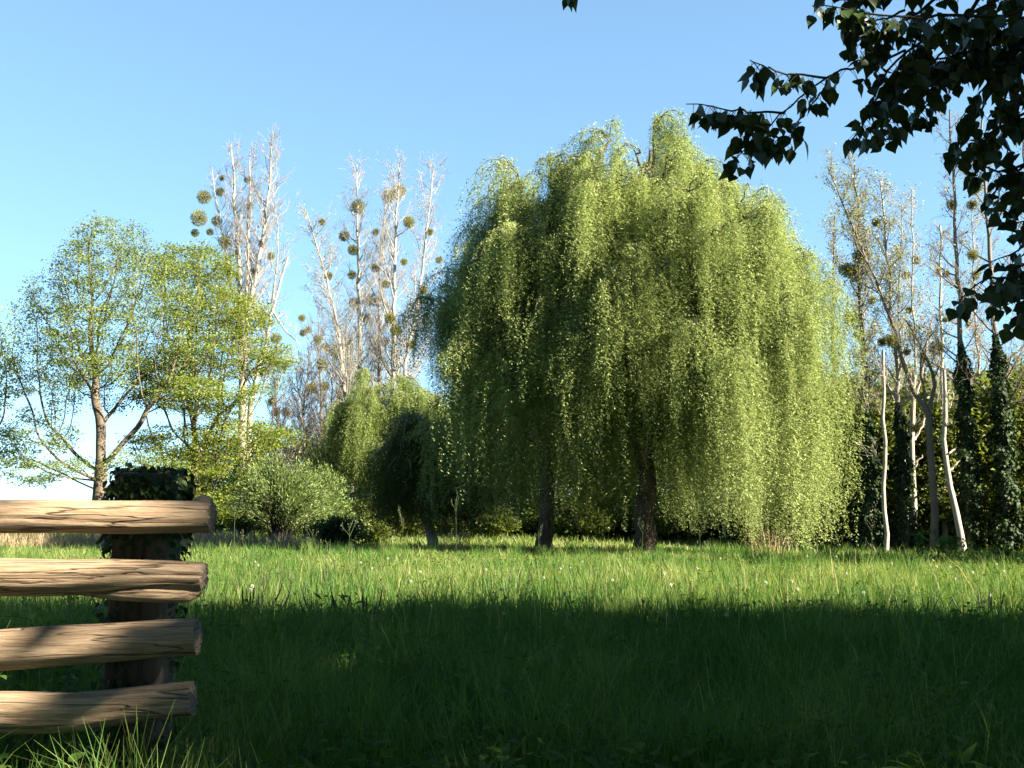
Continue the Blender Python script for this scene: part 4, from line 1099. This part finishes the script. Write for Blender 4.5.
def weed(name, seed, label, h=1.0, heads=5, mat='weed', branches=4):
    rng = rng_(seed); root = thing(name, (0, 0, 0), label, 'plant')
    mb = MB(); p = resample([(0, 0, 0), (.02, 0, h * .5), (.03, .02, h)], 8)
    ps = [(p, np.linspace(.006, .003, 8))]; hd = [p[-1]]
    for k in range(branches):
        t = .45 + .5 * rng.random(); s = np.array([np.interp(t, np.linspace(0, 1, 8), p[:, c]) for c in range(3)])
        a = rng.random() * 6.28; e = s + np.array([math.cos(a) * .12, math.sin(a) * .12, .16 + .1 * rng.random()]) * h
        ps.append((bez(s, s + (e - s) * .4, e - UP * .05, e, 5), np.linspace(.004, .002, 5))); hd.append(e)
    tubes(mb, ps, 5); part('stem', mb, M[mat], root, (0, 0, 0))
    lm = MB(); H = np.array(hd); idx = np.repeat(np.arange(len(H)), 22); n = len(idx)
    P = H[idx] + np.stack([rng.normal(0, .010, n), rng.normal(0, .010, n), rng.uniform(-.10, .03, n)], axis=1)
    leaves(lm, P, norm(rng.normal(0, .6, (n, 3)) + UP), rng.normal(0, 1, (n, 3)), .022, .010, rng.random(n))
    part('seed_head', lm, M[mat], root, (0, 0, 0))
    return root


wp = None
wlist = [(191, 13.5, 1.25), (235, 16, 1.3), (352, 17, 1.0), (404, 19, 1.15), (312, 18, .9), (382, 15, .75), (447, 17.5, .8), (457, 30, 1.6), (488, 16, .75), (641, 25, 1.0), (590, 15.5, .7), (700, 21, .9), (725, 27, 1.4), (870, 22, 1.0), (905, 24, 1.2), (538, 21, .9), (262, 12, .75), (330, 13, .7)]
for i, (px, Y, h) in enumerate(wlist):
    if wp is None: wp = weed('tall_weed', 430, 'x'); o = wp
    else: o = copy_tree(wp)
    b = B(px, Y); o.location = b; o.scale = (1, 1, h) if h > 1 else (h, h, h); o.rotation_euler[2] = i * 1.3
    o['group'] = 'dry weed stalks in the meadow'
    o['label'] = 'tallest thin dark weed stalk, right beside the fence ends' if i == 0 else ('tall thin weed stalk, second from the fence ends' if i == 1 else 'thin dark weed stalk with seed heads standing above the sunlit grass')
# dark upright seed spikes along the shade edge
sp = None; rng = rng_(440)
for i in range(84):
    if sp is None:
        sp = MB(); 
        ps = []; r2 = rng_(3)
        for k in range(5):
            x0, y0 = r2.normal(0, .07, 2); h = .26 + .18 * r2.random()
            p = resample([(0, 0, 0), (x0 * 1.2, y0 * 1.2, h * .6), (x0 * 1.4, y0 * 1.4, h)], 9)
            ps.append((p, np.array([.003, .003, .003, .003, .0025, .006, .008, .007, .002])))
        tubes(sp, ps, 6, .25)
        o = single('seed_spike', sp, M['weed'], (0, 0, 0)); sp = o
    else: o = sp.copy(); COL.objects.link(o)
    Y = 10.5 + 8 * rng.random() ** 1.2; x = (rng.random() * 2 - 1) * .47 * Y
    if i % 3 == 0: x = -.22 * Y + rng.normal(0, .9)
    o.location = (x, Y, float(gz(x, Y))); s = .6 + .5 * rng.random(); o.scale = (s, s, s); o.rotation_euler = (0, 0, rng.random() * 6)
    tag(o, 'clump of dark upright seed spikes near the edge of the shade', 'plant', 'dark seed spikes in the meadow')
# dandelion clocks and yellow flowers
def flower(mat, r, h, seed):
    rng = rng_(seed); root = thing('dandelion', (0, 0, 0), 'x', 'flower')
    mb = MB(); tubes(mb, [(resample([(0, 0, 0), (.01, 0, h * .5), (.015, .01, h)], 6), np.full(6, .002))], 5); part('stem', mb, M['herb'], root, (0, 0, 0))
    n = 70; d = norm(rng.normal(0, 1, (n, 3)))
    if mat == 'yellow': d[:, 2] = np.abs(d[:, 2]) * .6
    c = np.array([.015, .01, h]); lm = MB()
    leaves(lm, c + d * r * .15, d, rng.normal(0, 1, (n, 3)), r, r * .45, rng.random(n)); part('flower_head', lm, M[mat], root, (0, 0, 0))
    return root
fw = flower('fluff', .019, .36, 1); fy = flower('yellow', .017, .32, 2)
wpos = [(500, 11.5), (764, 13.2), (726, 9.2), (796, 12.2), (860, 11.8), (977, 10.5), (410, 12.8), (1000, 16.0), (890, 18.0), (845, 15.5), (993, 19), (950, 14.5), (610, 13), (930, 20)] + [(int(60 + 960 * q), 11 + 12 * w_) for q, w_ in zip(rng_(71).random(34), rng_(72).random(34)) if not 60 + 960 * q < 215]
ypos = [(340, 11.2), (632, 14.5), (700, 17), (560, 15.8), (580, 18), (508, 17), (650, 19), (780, 17.5), (830, 19), (620, 22), (450, 20), (545, 23), (688, 14), (740, 20), (505, 9.6), (880, 13.2)]
for i, (px, Y) in enumerate(wpos):
    o = fw if i == 0 else copy_tree(fw); o.location = B(px, Y); o.rotation_euler[2] = i
    tag(o, 'white dandelion clock in the meadow grass', 'flower', 'white dandelion clocks')
for i, (px, Y) in enumerate(ypos):
    o = fy if i == 0 else copy_tree(fy); o.location = B(px, Y); o.rotation_euler[2] = i
    tag(o, 'small yellow flower in the meadow grass', 'flower', 'yellow meadow flowers')
# arching brambles at the right edge of the sunlit grass and dry clump under the willow
def bramble(name, seed, base, h, label, dirs):
    rng = rng_(seed); base = np.asarray(base, float); root = thing(name, base, label, 'plant')
    st = []; P = []; D = []
    for (dx, dy) in dirs:
        e = base + np.array([dx, dy, h * .55 * rng.random()])
        p = bez(base, base + UP * h * .9, base + np.array([dx * .5, dy * .5, h * 1.35]), e, 16); st.append((p, np.linspace(.010, .004, 16)))
        k = 46; j = rng.integers(4, 16, k); P.append(p[j] + rng.normal(0, .05, (k, 3))); D.append(rng.normal(0, 1, (k, 3)) - UP * .4)
    mb = MB(); tubes(mb, st, 5); part('stem', mb, M['weed'], root, base)
    P = np.concatenate(P); lm = MB(); broad(lm, P, np.concatenate(D), rng.normal(0, 1, P.shape) + UP, .085, .06, np.clip(rng.normal(.6, .2, len(P)), 0, 1)); part('foliage', lm, M['herb'], root, base)
bramble('bramble', 451, B(934, 24), .72, 'arching bramble spray between the pale trunks and the sunlit grass', [(.9, .2), (.5, -.2), (1.1, .3)])
bramble('bramble', 452, B(915, 26), .85, 'lone arching bramble shoot left of the larger spray', [(.55, 0), (.3, .2)])
bramble('bramble', 453, B(1000, 23), .5, 'low bramble near the right edge of the meadow', [(.3, .1), (-.4, .2), (.2, -.2)])
rng = rng_(460); mb = MB(); c = B(770, 33.5); n = 90
x = c[0] + rng.normal(0, .28, n); y = c[1] + rng.normal(0, .2, n)
grass(mb, rng, x, y, .6 + .6 * rng.random(n), np.full(n, .018), rng.random(n), 3, .45)
single('dry_grass_clump', mb, M['dry'], tuple(c), 'pale dry grass clump under the hanging edge of the tallest willow', 'plant')
rng = rng_(461); mb = MB(); c = B(457, 35); n = 60
x = c[0] + rng.normal(0, .3, n); y = c[1] + rng.normal(0, .2, n)
grass(mb, rng, x, y, .5 + .7 * rng.random(n), np.full(n, .02), rng.random(n) * .6, 3, .4)
single('dry_grass_clump', mb, M['dry'], tuple(c), 'thin dry grass clump left of the slim dark willow trunk', 'plant')

# ------------------------------------------------------------------ sky, sun, camera
w = bpy.data.worlds.new('World'); sc.world = w; w.use_nodes = True
t = w.node_tree; t.nodes.clear()
sky = t.nodes.new('ShaderNodeTexSky'); sky.sky_type = 'NISHITA'; sky.sun_disc = False
sky.sun_elevation = math.radians(ELEV); sky.sun_rotation = math.atan2(SUNH[0], SUNH[1])
sky.altitude = 3000; sky.air_density = 1.0; sky.dust_density = 0; sky.ozone_density = 6.5
bg = t.nodes.new('ShaderNodeBackground'); bg.inputs['Strength'].default_value = .063
wo = t.nodes.new('ShaderNodeOutputWorld')
gm = t.nodes.new('ShaderNodeGamma'); gm.inputs[1].default_value = .65
wbm = t.nodes.new('ShaderNodeMix'); wbm.data_type = 'RGBA'; wbm.blend_type = 'MULTIPLY'; wbm.inputs[0].default_value = 1; wbm.inputs[7].default_value = (.96, 1.10, 1.03, 1)
t.links.new(sky.outputs[0], gm.inputs[0]); t.links.new(gm.outputs[0], wbm.inputs[6]); t.links.new(wbm.outputs[2], bg.inputs[0]); t.links.new(bg.outputs[0], wo.inputs[0])

sl = bpy.data.lights.new('sun', 'SUN'); sl.energy = 5.0; sl.angle = math.radians(.5); sl.color = (1.0, .89, .72)
so = bpy.data.objects.new('sun', sl); COL.objects.link(so)
so.rotation_euler = Vector(SUN).to_track_quat('Z', 'Y').to_euler(); so.location = (30, -20, 30)

cd = bpy.data.cameras.new('camera'); cam = bpy.data.objects.new('camera', cd); COL.objects.link(cam)
cam.location = (0, 0, CAMH); cam.rotation_euler = (math.pi / 2 + PITCH, 0, 0)
cd.sensor_width = 36; cd.lens = 36 * F / 1024; cd.clip_start = .05; cd.clip_end = 5000
sc.camera = cam
sc.render.resolution_x = 1024; sc.render.resolution_y = 768
v = sc.view_settings; v.view_transform = 'Standard'; v.look = 'None'; v.gamma = 1.0; v.use_curve_mapping = False; v.exposure = 3.0
sc.cycles.max_bounces = 5; sc.cycles.diffuse_bounces = 2; sc.cycles.transmission_bounces = 3; sc.cycles.glossy_bounces = 2
sc.cycles.use_denoising = True
